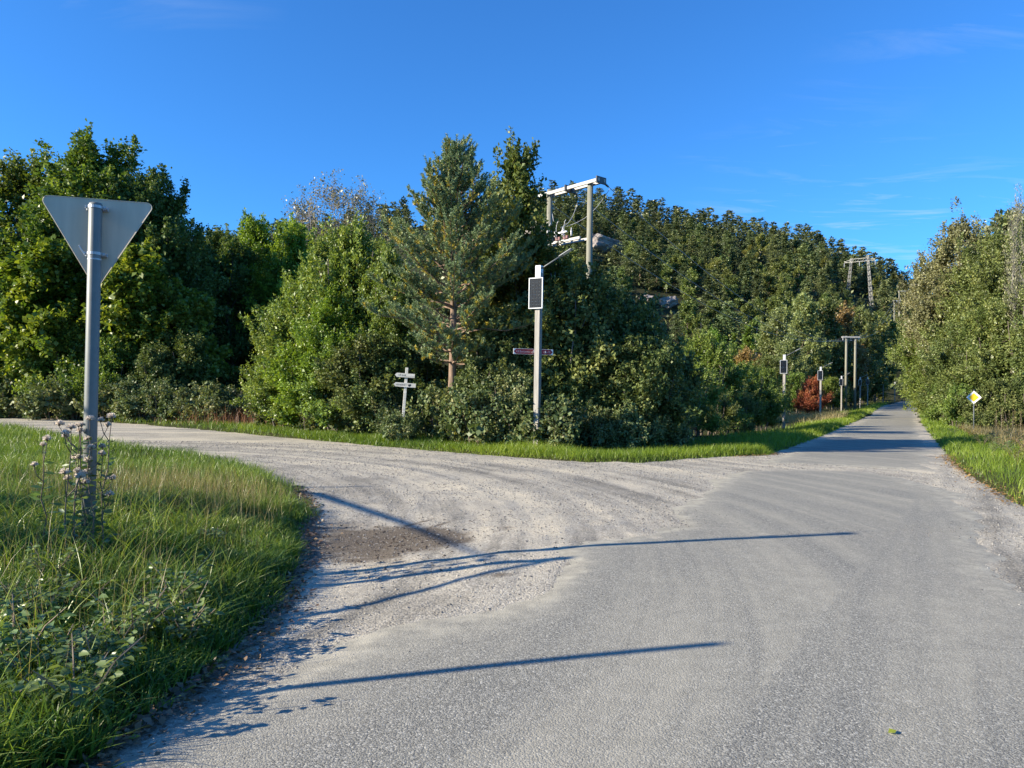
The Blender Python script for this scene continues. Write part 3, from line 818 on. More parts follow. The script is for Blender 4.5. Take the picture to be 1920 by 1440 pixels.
SHR2 = make_tree('round_shrub', 3.2, 1.8, .05, 14, 210, 60, .115, .70, L_DARKBUSH, M_BARK, 8, .10, (.35, .9), .11, .33, stems=4, up=.5, shape=.7)
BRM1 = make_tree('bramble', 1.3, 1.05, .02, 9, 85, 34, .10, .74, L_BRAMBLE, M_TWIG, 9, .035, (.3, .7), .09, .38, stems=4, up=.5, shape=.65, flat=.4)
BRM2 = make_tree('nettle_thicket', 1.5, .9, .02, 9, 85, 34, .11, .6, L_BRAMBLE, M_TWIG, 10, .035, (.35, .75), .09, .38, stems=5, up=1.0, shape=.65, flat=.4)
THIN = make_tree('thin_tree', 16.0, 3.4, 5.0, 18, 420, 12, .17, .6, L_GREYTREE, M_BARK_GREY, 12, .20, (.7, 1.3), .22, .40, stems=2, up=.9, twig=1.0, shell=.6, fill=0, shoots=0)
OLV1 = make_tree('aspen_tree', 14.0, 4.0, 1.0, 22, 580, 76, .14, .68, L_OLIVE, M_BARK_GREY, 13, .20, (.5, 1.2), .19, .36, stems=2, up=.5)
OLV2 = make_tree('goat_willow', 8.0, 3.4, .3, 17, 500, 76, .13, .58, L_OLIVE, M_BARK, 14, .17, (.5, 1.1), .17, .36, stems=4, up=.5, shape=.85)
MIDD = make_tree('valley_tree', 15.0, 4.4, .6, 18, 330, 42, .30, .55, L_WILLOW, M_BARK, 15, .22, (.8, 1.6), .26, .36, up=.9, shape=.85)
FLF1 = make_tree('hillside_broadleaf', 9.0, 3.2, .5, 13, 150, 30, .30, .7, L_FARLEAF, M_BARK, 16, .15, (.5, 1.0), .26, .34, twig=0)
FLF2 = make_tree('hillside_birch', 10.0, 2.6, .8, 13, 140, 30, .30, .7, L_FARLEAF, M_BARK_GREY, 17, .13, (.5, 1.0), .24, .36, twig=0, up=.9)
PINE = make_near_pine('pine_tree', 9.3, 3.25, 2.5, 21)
FP = [make_far_pine('hillside_pine', 12.5, 2.9, 1.5, 31, pointed=.95), make_far_pine('hill_scots_pine', 13.0, 2.6, 3.0, 32, pointed=.75),
      make_far_pine('slender_hill_pine', 12.0, 2.2, 1.0, 33, pointed=1.15), make_far_pine('broad_hill_pine', 10.5, 3.2, 1.8, 34, pointed=.7)]

# ---- wood beyond the side road
G1 = 'tall broadleaf trees beyond the side road'
T = 'tree'; B = 'bush'
put(BIG1, 165, 41.5, 268, 'tallest rounded dark green broadleaf tree behind the triangular sign', T, 'broadleaf_tree', wide=1.12, rot=.4)
put(BIG2, 20, 43, 300, 'large yellow-green broadleaf tree left of the tall rounded one', T, 'leafy_tree', wide=1.1, rot=1.0)
put(BIG2, 268, 41, 318, 'dark broadleaf tree forming the right shoulder of the tall wood', T, 'leafy_tree', wide=.95, rot=2.2, lm=L_ALDER)
put(BIG1, -120, 45, 290, 'broadleaf tree at the outer end of the side-road wood', T, 'broadleaf_tree', rot=2.9)
put(BIG2, -230, 43, 300, 'broadleaf tree past the outer end of the side-road wood', T, 'leafy_tree', rot=.3)
for px, d, yt, pr in [(-350, 46, 320, BIG1), (-480, 45, 300, BIG2), (-640, 47, 330, BIG1), (-820, 46, 310, BIG2), (-1050, 44, 300, BIG1), (-1300, 44, 320, BIG2)]:
    put(pr, px, d, yt, 'broadleaf tree continuing the wood away from the junction', T, 'broadleaf_tree', 'broadleaf trees continuing the wood')
put(BIG1, 330, 45, 430, 'shaded broadleaf tree beside the dark gap in the wood', T, 'broadleaf_tree', rot=4.4, lm=L_ALDER, wide=1.0)
put(MAP1, 245, 37.5, 470, 'yellow-green maple with layered leaves right of the sign post', T, 'maple_tree', wide=1.0, rot=.2)
put(MAP1, 95, 37.8, 455, 'bright yellow-green maple left of the sign post', T, 'maple_tree', wide=1.0, rot=2.0)
put(MAP1, 335, 37.5, 545, 'shaded maple at the mouth of the dark gap', T, 'maple_tree', rot=3.6, lm=L_BROAD)
put(MAP1, -30, 38.5, 470, 'maple at the left end of the side-road wood', T, 'maple_tree', rot=5.0, lm=L_BROAD)
for k, (px, d, yt, lm) in enumerate([(10, 37.8, 600, L_BROAD), (62, 37.2, 630, L_WILLOW), (118, 36.9, 600, L_BROAD), (210, 35.6, 640, L_BROAD), (285, 35.2, 655, None), (-50, 39, 640, None), (340, 36.5, 620, L_ALDER)]):
    put(SHR1, px, d, yt, 'leafy shrub under the tall wood beside the side road', B, 'dark_shrub', 'shrubs under the tall wood', lm=lm)
for k in range(12):
    px = -20 + 42 * k + random.uniform(-10, 10)
    put(BRM1 if k % 2 else BRM2, px, 36.6 - .0115 * (px + 20) + random.uniform(-.4, .5), 738 - random.random() * 18 , 'low bramble tangle on the verge below the tall wood', 'bramble', 'bramble', 'brambles along the side-road wood')
put(MIDD, 430, 47, 445, 'dark green tree closing the gap in the wood', T, 'valley_tree', lm=L_ALDER, wide=.9)
put(BIG2, 395, 52, 432, 'dark tree deep in the gap of the wood', T, 'leafy_tree', lm=L_ALDER, rot=1.3)
put(BIG1, 475, 50, 412, 'bright green rounded tree behind the willow thicket', T, 'broadleaf_tree', lm=L_BRIGHT, rot=5.2, wide=.8)
put(BIG2, 545, 47, 418, 'sunlit green tree behind the willow thicket', T, 'leafy_tree', lm=L_BRIGHT, rot=5.9, wide=.8)
put(BIG1, 600, 50, 445, 'green tree beneath the thin grey tree', T, 'broadleaf_tree', lm=L_WILLOW, rot=1.9, wide=.8)
put(BIG2, 700, 50, 450, 'green tree between the willows and the pine', T, 'leafy_tree', lm=L_WILLOW, rot=3.9, wide=.8)
put(THIN, 610, 55, 335, 'tall thinning tree with sparse grey-brown crown behind the willows', T, 'thin_tree', wide=1.0, rot=.5)
put(THIN, 680, 57, 352, 'second thinning grey tree nearer to the pine', T, 'thin_tree', wide=.85, rot=2.6)
put(THIN, 565, 57, 372, 'lower thinning grey tree over the bright green crowns', T, 'thin_tree', wide=.8, rot=4.0)
# ---- thicket on the junction corner
for px, d, yt, lb, w, lm in [(540, 28.5, 585, 'sunlit willow bush at the edge of the dark gap', 1.1, None),
                             (590, 28, 500, 'upright willow bush with pale green leaves', 1.05, None),
                             (655, 27.5, 435, 'tallest willow of the thicket left of the pine', 1.0, None),
                             (715, 26.5, 480, 'willow bush leaning against the pine', .95, None),
                             (625, 25.8, 560, 'bright willow bush in front of the tallest willow', 1.1, L_BRIGHT)]:
    put(WIL1, px, d, yt, lb, B, 'willow_bush', lm=lm, wide=w)
for px, d, yt, lm in [(530, 27.0, 655, L_WILLOW), (580, 25.8, 640, L_BRIGHT), (632, 24.9, 650, L_WILLOW), (682, 24.2, 640, L_DARKBUSH), (722, 24.6, 640, L_DARKBUSH), (800, 25.4, 660, L_DARKBUSH)]:
    put(SHR1, px, d, yt, 'dense leafy shrub at the foot of the willows', B, 'dark_shrub', 'shrubs at the foot of the willows', lm=lm, wide=1.15)
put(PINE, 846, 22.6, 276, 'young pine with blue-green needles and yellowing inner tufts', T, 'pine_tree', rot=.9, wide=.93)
put(ALD1, 955, 25.2, 288, 'slender alder with upright shoots just behind the pine', T, 'alder_tree', rot=.3, wide=.95)
put(ALD1, 925, 26.5, 430, 'alder half hidden behind the pine crown', T, 'alder_tree', rot=1.3, wide=1.3)
put(ALD1, 1000, 24.6, 470, 'alder behind the solar lamp with the cycle sign', T, 'alder_tree', rot=2.3, wide=1.5, lm=L_YELLOW)
put(ALD1, 1052, 24.5, 492, 'yellowing alder right of the solar lamp with the cycle sign', T, 'alder_tree', rot=3.3, wide=1.6, lm=L_YELLOW)
put(SHR1, 1085, 23.6, 520, 'tall dark shrub below the transformer pole frame', B, 'dark_shrub', wide=.9, rot=1.0)
for px, d, yt in [(1130, 24.4, 560), (1180, 24.2, 590), (1215, 24.6, 622), (1250, 25.4, 655), (1040, 22.8, 600), (985, 23.0, 600), (930, 22.8, 590), (1110, 26, 555), (1200, 27, 590), (1085, 23.6, 590), (1150, 23.6, 640), (1210, 23.9, 670), (1228, 22.4, 645), (1190, 22.6, 640)]:
    put(SHR1 if px % 20 else SHR2, px, d, yt, 'dark shaded shrub in the thicket on the junction corner', B, 'dark_shrub', 'dark shrubs on the junction corner', wide=.9 if yt < 600 else 1.0)
for px, d, yt in [(775, 25.2, 680), (818, 24.2, 725), (905, 22.6, 680), (955, 21.4, 700), (1062, 22.0, 715), (1118, 22.9, 735), (1190, 23.0, 742), (1245, 23.0, 735)]:
    put(SHR2, px, d, yt, 'rounded low shrub along the foot of the corner thicket', B, 'round_shrub', 'low shrubs along the corner thicket', lm=L_BRAMBLE if px < 1000 else None)
for k in range(22):
    px = 520 + k * 35 + random.uniform(-12, 12)
    fe = np.interp(px, [500, 700, 900, 1100, 1200, 1330], [25.5, 21.5, 18.7, 17.2, 17.4, 19.2])
    if abs(px - 1008) < 26 or abs(px - 753) < 22 or abs(px - 846) < 16: continue
    put(BRM1 if k % 2 else BRM2, px, fe + 2.3 + random.uniform(-.2, .7) + (1.2 if px > 1060 else 0), 782 - (random.random() ** 1.5 * 46) + (px - 700) * .012, 'low leafy bramble behind the corner grass verge', 'bramble', 'bramble', 'brambles behind the corner verge')
put(BRM1, 742, 21.8, 782, 'low bramble hiding the foot of the wooden fingerpost', 'bramble', 'bramble')
put(BRM2, 764, 21.7, 786, 'small leafy tangle right of the wooden fingerpost foot', 'bramble', 'bramble')
# ---- bushes and trees left of the main road
for px, d, yt, lb in [(1300, 31, 690, 'shaded sallow bush next to the corner thicket'), (1320, 37, 640, 'leafy sallow with pale tips left of the main road'), (1355, 40, 700, 'rounded sallow bush between corner thicket and second lamp'),
                      (1400, 41.5, 690, 'sunlit sallow bush left of the second solar lamp'), (1428, 45, 700, 'sallow bush just left of the second solar lamp'), (1345, 34, 735, 'low shaded sallow bush beside the road verge'), (1385, 39, 742, 'low sallow bush in front of the sunlit sallow')]:
    put(WIL2, px, d, yt, lb, B, 'sallow_bush', lm=L_OLIVE if px % 2 else None, wide=1.15)
put(WIL1, 1335, 62, 628, 'pale green willow behind the roadside sallows', B, 'willow_bush', lm=L_BRIGHT)
put(WIL1, 1290, 58, 640, 'green willow behind the corner thicket', B, 'willow_bush', lm=L_WILLOW)
put(FP[2], 1402, 85, 612, 'small pale conifer behind the roadside sallows', T, 'slender_conifer', lm=L_WILLOW)
put(FP[2], 1375, 88, 626, 'smaller pale conifer left of its neighbour', T, 'slender_conifer', lm=L_WILLOW, wide=.9)
put(MIDD, 1400, 72, 655, 'russet tinged thicket behind the second solar lamp', B, 'valley_tree', lm=L_RUSSET, wide=1.3)
put(MIDD, 1440, 70, 668, 'olive thicket behind the second solar lamp', B, 'valley_tree', lm=L_OLIVE, wide=1.4)
for px, d, yt, lm, lb in [(1455, 100, 580, None, 'grey-green valley willow with tall rounded crown'), (1500, 108, 552, None, 'tall grey-green valley willow with a pointed crown'),
                          (1545, 112, 562, L_OLIVE, 'olive valley tree beside the tall willow'), (1575, 116, 572, L_RUSSET, 'valley tree with a reddish top'), (1610, 122, 575, None, 'valley tree behind the small pole frame'),
                          (1480, 92, 625, None, 'lower grey-green valley willow'), (1528, 112, 620, None, 'broad valley willow behind the red bush'), (1640, 132, 590, L_FARLEAF, 'green valley tree before the dark wood'),
                          (1585, 128, 600, L_FARLEAF, 'dark green valley tree behind the small pole frame')]:
    put(MIDD, px, d, yt, lb, T, 'valley_tree', lm=lm or L_VALLEY, wide=1.0)
for px, d, yt in [(1640, 165, 585), (1668, 170, 600), (1690, 185, 590), (1712, 190, 600), (1660, 150, 660), (1735, 185, 590), (1620, 150, 640)]:
    put(MIDD, px, d, yt, 'dark tree in the shaded wood at the far end of the main road', T, 'valley_tree', 'dark trees at the far end of the road', lm=L_ALDER, wide=1.1)
put(WIL2, 1522, 70, 713, 'bright red autumn bush beside the third solar lamp', B, 'sallow_bush', lm=L_RED, wide=1.25)
for px, d, yt, lm in [(1490, 78, 705, L_WILLOW), (1556, 97, 712, L_WILLOW), (1578, 108, 716, L_OLIVE), (1598, 116, 712, L_RUSSET), (1620, 128, 706, L_DARKBUSH), (1638, 140, 702, L_YELLOW), (1655, 150, 708, L_OLIVE), (1672, 158, 716, L_OLIVE)]:
    put(WIL2, px, d, yt, 'roadside bush among the row of far solar lamps', B, 'sallow_bush', 'bushes among the far solar lamps', lm=lm, wide=1.35)
# ---- trees right of the main road
for px, d, yt, w, lb, pr in [(1805, 62, 398, 1.0, 'tallest olive aspen right of the main road', OLV1), (1765, 72, 470, 1.0, 'olive aspen leaning over the main road', OLV1),
                             (1850, 58, 432, 1.0, 'aspen behind the yellow diamond sign', OLV1), (1895, 56, 425, 1.05, 'aspen at the right end of the roadside wood', OLV1),
                             (1955, 53, 400, 1.0, 'aspen past the right end of the roadside wood', OLV1), (2040, 50, 400, 1.0, 'outermost aspen of the right roadside wood', OLV1),
                             (1735, 92, 560, 1.05, 'far aspen at the narrowing of the main road', OLV1), (1722, 120, 620, 1.0, 'most distant aspen on the right of the road', OLV1)]:
    put(pr, px, d, yt, lb, T, 'aspen_tree', wide=w, lm=[None, L_GREYTREE2, None, None][px % 4])
for px, d, yt in [(2130, 50, 390), (2230, 47, 400), (2350, 46, 380), (2500, 44, 400)]:
    put(OLV1, px, d, yt, 'aspen continuing the right roadside wood', T, 'aspen_tree', 'aspens continuing the right roadside wood')
put(FP[3], 1895, 68, 405, 'dark pine rising behind the aspens', T, 'roadside_pine', lm=L_FARPINE, wide=1.1)
for px, d, yt, lb in [(1742, 82, 655, 'goat willow at the far right road edge'), (1758, 66, 600, 'goat willow overhanging the right verge'), (1782, 58, 640, 'goat willow left of the yellow diamond sign'),
                      (1825, 52, 600, 'leafy goat willow right behind the yellow diamond sign'), (1868, 50, 570, 'large goat willow right of the yellow diamond sign'), (1915, 48, 560, 'goat willow closing the right roadside wood'), (1970, 46, 560, 'goat willow beyond the right roadside wood')]:
    put(OLV2, px, d, yt, lb, B, 'goat_willow', wide=1.05, lm=[None, None, L_ALDER, L_WILLOW][(px // 7) % 4])
for px, d, yt in [(1745, 66, 722), (1768, 56, 725), (1795, 47.5, 728), (1850, 45.5, 722), (1885, 44.5, 722), (1925, 44, 722)]:
    put(SHR2, px, d, yt, 'low dark shrub at the foot of the right roadside wood', B, 'round_shrub', 'low shrubs of the right roadside wood', lm=L_WILLOW if px < 1800 else L_DARKBUSH)
put(THIN, 1912, 47, 365, 'bare-trunked thin tree standing above the right roadside wood', T, 'thin_tree', wide=.45, rot=1.0)

# ---- the wooded hill: single trees that show largest, then undergrowth
pts = []
rngh = np.random.default_rng(77)
tries = 0
PA = np.zeros((0, 2))
while len(pts) < 640 and tries < 60000:
    tries += 1
    px = rngh.uniform(975, 1735) if rngh.random() < .90 else rngh.uniform(360, 760)
    d = 160 + (318 - 160) * rngh.random() ** .75
    if px < 760: d = rngh.uniform(275, 316)
    x = (px - 960) / F * d
    if len(PA) and ((PA - (x, d)) ** 2).sum(1).min() < 4.9 ** 2: continue
    pts.append((x, d, px)); PA = np.vstack([PA, (x, d)])
tower_xy = at(1612, 540, 225)
pts.sort(key=lambda q: q[1])
LOWP = []
for sd_, pt in ((51, .85), (52, .65), (53, 1.0), (54, .75)):
    rq = np.random.default_rng(sd_); npd = 28; per_ = 10
    t = np.sort(rq.random(npd)) ** .9; a_ = np.arange(npd) * 2.4; env = 2.7 * np.clip((t + .12) / .35, 0, 1) * (1 - t) ** pt + .2
    rr = env * rq.uniform(.3, 1.0, npd); pos = np.stack([rr * np.cos(a_), rr * np.sin(a_), 1.5 + 10.3 * t], -1); i = np.repeat(np.arange(npd), per_)
    pr = (.2 + .6 * (1 - t))[i]; p = pos[i] + rq.normal(size=(len(i), 3)) * np.stack([pr, pr, pr * .45], -1)
    ni = 60; tq = rq.random(ni); er = 1.5 * (1 - tq) ** pt; aq = rq.random(ni) * 6.28  # inner filler leaves block light, tinted dark for crown shade
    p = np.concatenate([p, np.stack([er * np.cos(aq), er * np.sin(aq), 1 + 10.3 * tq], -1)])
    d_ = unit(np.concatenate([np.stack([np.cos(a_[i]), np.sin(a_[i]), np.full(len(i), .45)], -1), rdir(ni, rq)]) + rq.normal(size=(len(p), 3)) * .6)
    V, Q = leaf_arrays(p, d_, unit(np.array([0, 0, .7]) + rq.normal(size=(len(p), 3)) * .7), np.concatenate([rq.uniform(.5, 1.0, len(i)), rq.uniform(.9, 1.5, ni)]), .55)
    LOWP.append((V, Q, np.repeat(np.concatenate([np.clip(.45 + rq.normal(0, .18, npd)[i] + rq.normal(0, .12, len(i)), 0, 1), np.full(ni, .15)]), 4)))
single = 0; FV, FQ, FT, nv = [], [], [], 0
for (x, y, px) in pts:
    if abs(x - tower_xy.x) < 6 and -12 < y - tower_xy.y < 6: continue
    if (985 < px < 1040 or 1108 < px < 1160) and 222 < y < 246: continue
    if 1192 < px < 1278 and 174 < y < 197: continue
    z = gz(x, y); t = (y - 160) / 158
    low = 1.0
    if 1578 < px < 1650 and 165 < y <= 224: low = .55
    if 1668 < px < 1706 and 150 < y < 206: low = .5
    if 1185 < px < 1285 and y <= 174: low = .55
    if (980 < px < 1045 or 1105 < px < 1165) and 190 < y <= 224: low = .7
    leafy = rngh.random() < (.60 - .55 * t)
    rot = rngh.random() * 6.28
    if single >= 296:
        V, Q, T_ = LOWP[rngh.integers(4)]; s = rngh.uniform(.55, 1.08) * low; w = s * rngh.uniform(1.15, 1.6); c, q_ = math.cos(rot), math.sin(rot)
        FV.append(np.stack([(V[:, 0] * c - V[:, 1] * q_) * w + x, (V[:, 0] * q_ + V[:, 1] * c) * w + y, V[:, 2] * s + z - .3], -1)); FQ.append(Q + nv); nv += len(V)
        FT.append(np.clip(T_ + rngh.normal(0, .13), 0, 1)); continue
    single += 1
    if leafy:
        pr = FLF1 if rngh.random() < .6 else FLF2
        s = rngh.uniform(.6, 1.05) * low
        lm = None if rngh.random() < .85 else (L_YELLOW if rngh.random() < .3 else L_OLIVE)
        place(pr, x, y, z, rot, (s * 1.25, s * 1.25, s), 'broadleaf tree among the pines on the wooded hillside', T, 'hillside_broadleaf', 'broadleaf trees on the hillside', lm)
    else:
        pr = FP[rngh.choice(4, p=[.32, .22, .28, .18])]; s = rngh.uniform(.5, 1.0) * low
        place(pr, x, y, z, rot, (s * 1.42, s * 1.42, s), 'dark green pine on the wooded hillside', T, 'hillside_pine', 'pines on the hillside')
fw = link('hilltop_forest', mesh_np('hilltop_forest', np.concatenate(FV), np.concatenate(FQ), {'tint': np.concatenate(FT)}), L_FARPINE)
tag(fw, 'far pine forest covering the upper slope and crest of the hill', 'forest', kind='stuff')
n = 26000
x = rngh.uniform(-230, 330, n); y = 140 + 185 * rngh.random(n); z = hz(x, y)
keep = z > -.5; x, y, z = x[keep], y[keep], z[keep]; n = len(x)
cl = fbm(x, y, .12, 3, 2)
p = np.stack([x, y, z + np.abs(rngh.normal(0, 1.0, n)) * (1 + 2 * np.clip(cl + .3, 0, 1))], -1)
V, Q = leaf_arrays(p, rdir(n, rngh), unit(np.array([0, -.3, .8]) + rngh.normal(size=(n, 3)) * .6), rngh.uniform(.7, 1.7, n), .6)
ug = link('hill_undergrowth', mesh_np('hill_undergrowth', V, Q, {'tint': np.repeat(np.clip(.4 + cl + rngh.normal(0, .15, n), 0, 1), 4)}), L_FARPINE)
tag(ug, 'dark green undergrowth between the trees on the hillside', 'undergrowth', kind='stuff')

# ---- rock outcrops on the hill
def rock(name, px, py, d, size, label, seed):
    import bmesh
    rng = np.random.default_rng(seed)
    bm = bmesh.new(); bmesh.ops.create_icosphere(bm, subdivisions=4, radius=1)
    P = np.array([v.co[:] for v in bm.verts])
    planes = rdir(14, rng); off = rng.uniform(.62, .95, 14)
    for nv, o in zip(planes, off):
        k = P @ nv - o; P = P - np.where(k > 0, k, 0)[:, None] * nv * .9
    P *= 1 + .30 * (fbm(P[:, 0] * 3 + 5, P[:, 2] * 3 + P[:, 1] * 2, 1.0, 4, seed))[:, None]
    for v, q in zip(bm.verts, P): v.co = q
    me = bpy.data.meshes.new(name); bm.to_mesh(me); bm.free()
    o = link(name, me, M_ROCK); c = at(px, py, d)
    gzr = gz(c.x, c.y); o.location = (c.x, c.y, min(c.z, gzr + .35 * size[2])); o.scale = size; o.rotation_euler = (0, 0, rng.random() * 3)
    tag(o, label, 'rock')
rock('rock_outcrop', 1253, 566, 190, (2.6, 2.6, 2.2), 'pale granite outcrop low on the wooded hillside', 3)
rock('rock_outcrop', 1213, 562, 194, (3.2, 2.4, 1.5), 'flatter granite outcrop beside the pale one', 4)
rock('rock_outcrop', 1004, 432, 236, (10, 5, 5.5), 'broad grey cliff on the hill behind the near pole frame', 5)
rock('rock_outcrop', 1138, 432, 236, (8, 4, 4), 'grey rock face right of the near pole frame', 6)
rock('rock_outcrop', 1465, 574, 180, (2.6, 2.4, 2.0), 'dark rock low on the hillside behind the valley willows', 7)

# ------------------------------------------------------------------ give-way sign seen from behind
def rounded_poly(corners, r, k=5):
    out = []; n = len(corners)
    for i in range(n):
        p = Vector(corners[i]); a = Vector(corners[i - 1]); b = Vector(corners[(i + 1) % n])
        u = (a - p).normalized(); v = (b - p).normalized()
        half = math.acos(max(-1, min(1, u.dot(v)))) / 2; tl = r / math.tan(half)
        s, e = p + u * tl, p + v * tl; cen = p + (u + v).normalized() * (r / math.sin(half))
        a0 = math.atan2((s - cen).y, (s - cen).x); a1 = math.atan2((e - cen).y, (e - cen).x); da = (a1 - a0 + math.pi) % (2 * math.pi) - math.pi
        out += [(cen.x + r * math.cos(a0 + da * j / k), cen.y + r * math.sin(a0 + da * j / k)) for j in range(k + 1)]
    return out
SD = 6.39
sb = at(171, 745, SD); SX, SY = sb.x, sb.y; SZ = gz(SX, SY)
ztop = at(175, 381, SD).z
t = thing('triangular_sign', 'grey back of a triangular traffic sign on a galvanised post in tall grass', 'traffic sign', (SX, SY, SZ))
hp = ztop - SZ
mb = MB(); mb.tube([(0, 0, -.5), (0, 0, hp * .4), (0, 0, hp - .015), (0, 0, hp)], [.053, .053, .053, .048], 28)
post = mb.build('post', M_STEEL, t, True)
for pl in post.data.polygons: pl.use_smooth = abs(pl.normal.z) < .5
MB().tube([(0, 0, hp - .49), (0, 0, hp - .478)], [.0545, .0545], 28).build('seam_ring', M_STEEL_SH, post)
ang = math.radians(15.5)
Ms = Matrix.Rotation(ang, 3, 'Z')
tri = rounded_poly([(-.457, .0), (.457, .0), (0, -.79)], .042)
tri = [(x, z + hp + .055) for x, z in tri]
MB().prism(tri, .085, .089, Ms).build('plate', M_SIGNBACK, t)
mb = MB()     # folded edge: thin return flange along the rim
nT = len(tri)
for i in range(nT):
    a, b = tri[i], tri[(i + 1) % nT]
    mb.tube([Ms @ Vector((a[0], .084, a[1])), Ms @ Vector((b[0], .084, b[1]))], .004, 4, False)
mb.build('rim', M_SIGNBACK, t)
inner = rounded_poly([(-.457, .0), (.457, .0), (0, -.79)], .042)
MB().prism([(x * .995, (z + .3) * .995 - .3 + hp + .055) for x, z in inner], .0895, .0905, Ms).build('front_face', M_WHITE, t)
for zz in (hp - .035, hp - .435):
    br = MB()
    br.box(Ms @ Vector((0, .074, zz)), (.17, .020, .034), Ms, .003)
    br.tube([Vector((0, 0, zz - .012)), Vector((0, 0, zz + .012))], [.0575, .0575], 24)
    c_ = br.build('clamp', M_STEEL_SH, t)
    for sx in (-1, 1):
        MB().tube([Ms @ Vector((sx * .072, -.012, zz)), Ms @ Vector((sx * .072, .07, zz))], .007, 8).build('bolt', M_STEEL_SH, c_)
        MB().box(Ms @ Vector((sx * .066, .005, zz)), (.030, .006, .026), Ms, .001).build('clamp_ear', M_STEEL_SH, c_)
MB().box(Ms @ Vector((-.115, .079, hp - .40)), (.014, .006, .10), Ms @ Matrix.Rotation(math.radians(-32), 3, 'Y'), .001).build('stiffener', M_ALU, t)

# ------------------------------------------------------------------ solar lamps
ROAD_ANG = math.atan2(-ROADDIR[0], ROADDIR[1])       # local +y along the main road
LH = 4.85
def make_lamp():
    t = thing('solar_lamp', 'x', 'street lamp')
    MB().box((0, 0, LH / 2 - .4), (.155, .155, LH + .8), None, .012).build('post', M_WOODGREY, t)
    MB().box((0, 0, LH + .03), (.163, .163, .34), None, .006).build('cap', M_ALU, t)
    MB().box((.083, 0, LH / 2 + .25), (.008, .10, LH - .5), None, .002).build('cable_cover', M_STEEL, t)
    # panel faces back along the road, towards the sun
    zc = LH - .56; w, h = .42, .84; yc = -.125; xc = -.03
    fr = MB()
    for sx in (-1, 1): fr.box((xc + sx * (w / 2 - .013), yc, zc), (.026, .036, h), None, .003)
    for sz in (-1, 1): fr.box((xc, yc, zc + sz * (h / 2 - .013)), (w - .052, .036, .026), None, .003)
    fr.box((xc, yc + .012, zc), (w - .04, .006, h - .04))
    pn = fr.build('panel_frame', M_ALU, t)
    nx, nz = 4, 9; cw = (w - .056) / nx; chh = (h - .056) / nz
    for i in range(nx):
        for j in range(nz):
            x0 = xc - (w - .056) / 2 + cw * (i + .5); z0 = zc - (h - .056) / 2 + chh * (j + .5)
            if i == 0 and j == 0:
                cell = MB().box((0, 0, 0), (cw - .006, .004, chh - .006), None).mesh('solar_cell'); cell.materials.append(M_CELL)
            o = bpy.data.objects.new('solar_cell', cell); C.objects.link(o); o.parent = pn; o.location = (x0, yc - .002, z0)
    MB().box((0, -.094, zc), (.09, .030, .5), None, .004).build('panel_bracket', M_STEEL_SH, t)
    arm = MB(); arm.tube([(.07, 0, LH + .12), (.20, 0, LH + .19), (.60, 0, LH + .40)], .021, 8)
    arm.build('arm', M_STEEL, t, True)
    sl = math.atan2(.21, .40); Mr = Matrix.Rotation(-sl, 3, 'Y')
    hd = MB(); c0 = Vector((.78, 0, LH + .492))
    hd.box(c0, (.40, .16, .032), Mr, .012); hd.box(c0 + Mr @ Vector((-.04, 0, .018)), (.22, .10, .016), Mr, .006)
    hdo = hd.build('lamp_head', M_LAMP, t)
    MB().box(c0 + Mr @ Vector((.03, 0, -.0145)), (.24, .11, .006), Mr, .002).build('lens', M_LENS, hdo)
    PROTO_CH[t.name] = [c for c in t.children]
    for c in t.children:
        c['part'] = c.name
        PROTO_CH[c.name] = [g for g in c.children]
    return t
LAMP = make_lamp()
lamps = [(1011, 20.2, 512, 'solar street lamp on grey square post carrying the red cycle sign'),
         (1471, 46.5, 671, 'solar street lamp nearest to the sallow bushes, second along the road'),
         (1539, 66, 692, 'solar street lamp in front of the red autumn bush'),
         (1578, 91, 708, 'solar street lamp standing right of the red autumn bush, fourth along the road'),
         (1613, 103, 710, 'far solar lamp half hidden in bushes, fifth along the road'),
         (1627, 113, 709, 'far solar lamp standing just past the half hidden one'),
         (1656, 130, 711, 'solar lamp second from the far end of the row'),
         (1678, 142, 718, 'last solar lamp at the far end of the row')]
for i, (px, d, yt, lb) in enumerate(lamps):
    q = at(px, yt, d); loc = (q.x, q.y, q.z - LH)
    if i == 0: o = LAMP; o.location = loc; o.rotation_euler = (0, 0, ROAD_ANG); tag(o, lb, 'street lamp', 'solar lamps along the main road')
    else: dup(LAMP, 'solar_lamp', loc, ROAD_ANG, 1.0, lb, 'solar lamps along the main road')

# ------------------------------------------------------------------ lettering
def text_mesh(body, size, name):
    cu = bpy.data.curves.new(name, 'FONT'); cu.body = body; cu.size = size; cu.extrude = .0012; cu.resolution_u = 2
    ob = bpy.data.objects.new(name, cu); C.objects.link(ob)
    bpy.context.view_layer.update()
    me = bpy.data.meshes.new_from_object(ob.evaluated_get(bpy.context.evaluated_depsgraph_get()))
    bpy.data.objects.remove(ob); bpy.data.curves.remove(cu)
    return me
def text_part(body, size, parent, loc, mat, width=None, rot=(math.pi / 2, 0, 0)):
    me = text_mesh(body, size, 'lettering'); o = link('lettering', me, mat, parent)
    o.location = loc; o.rotation_euler = rot
    if width:
        xs_ = [v.co.x for v in me.vertices]; o.scale = (width / (max(xs_) - min(xs_)), 1, 1)
    return o

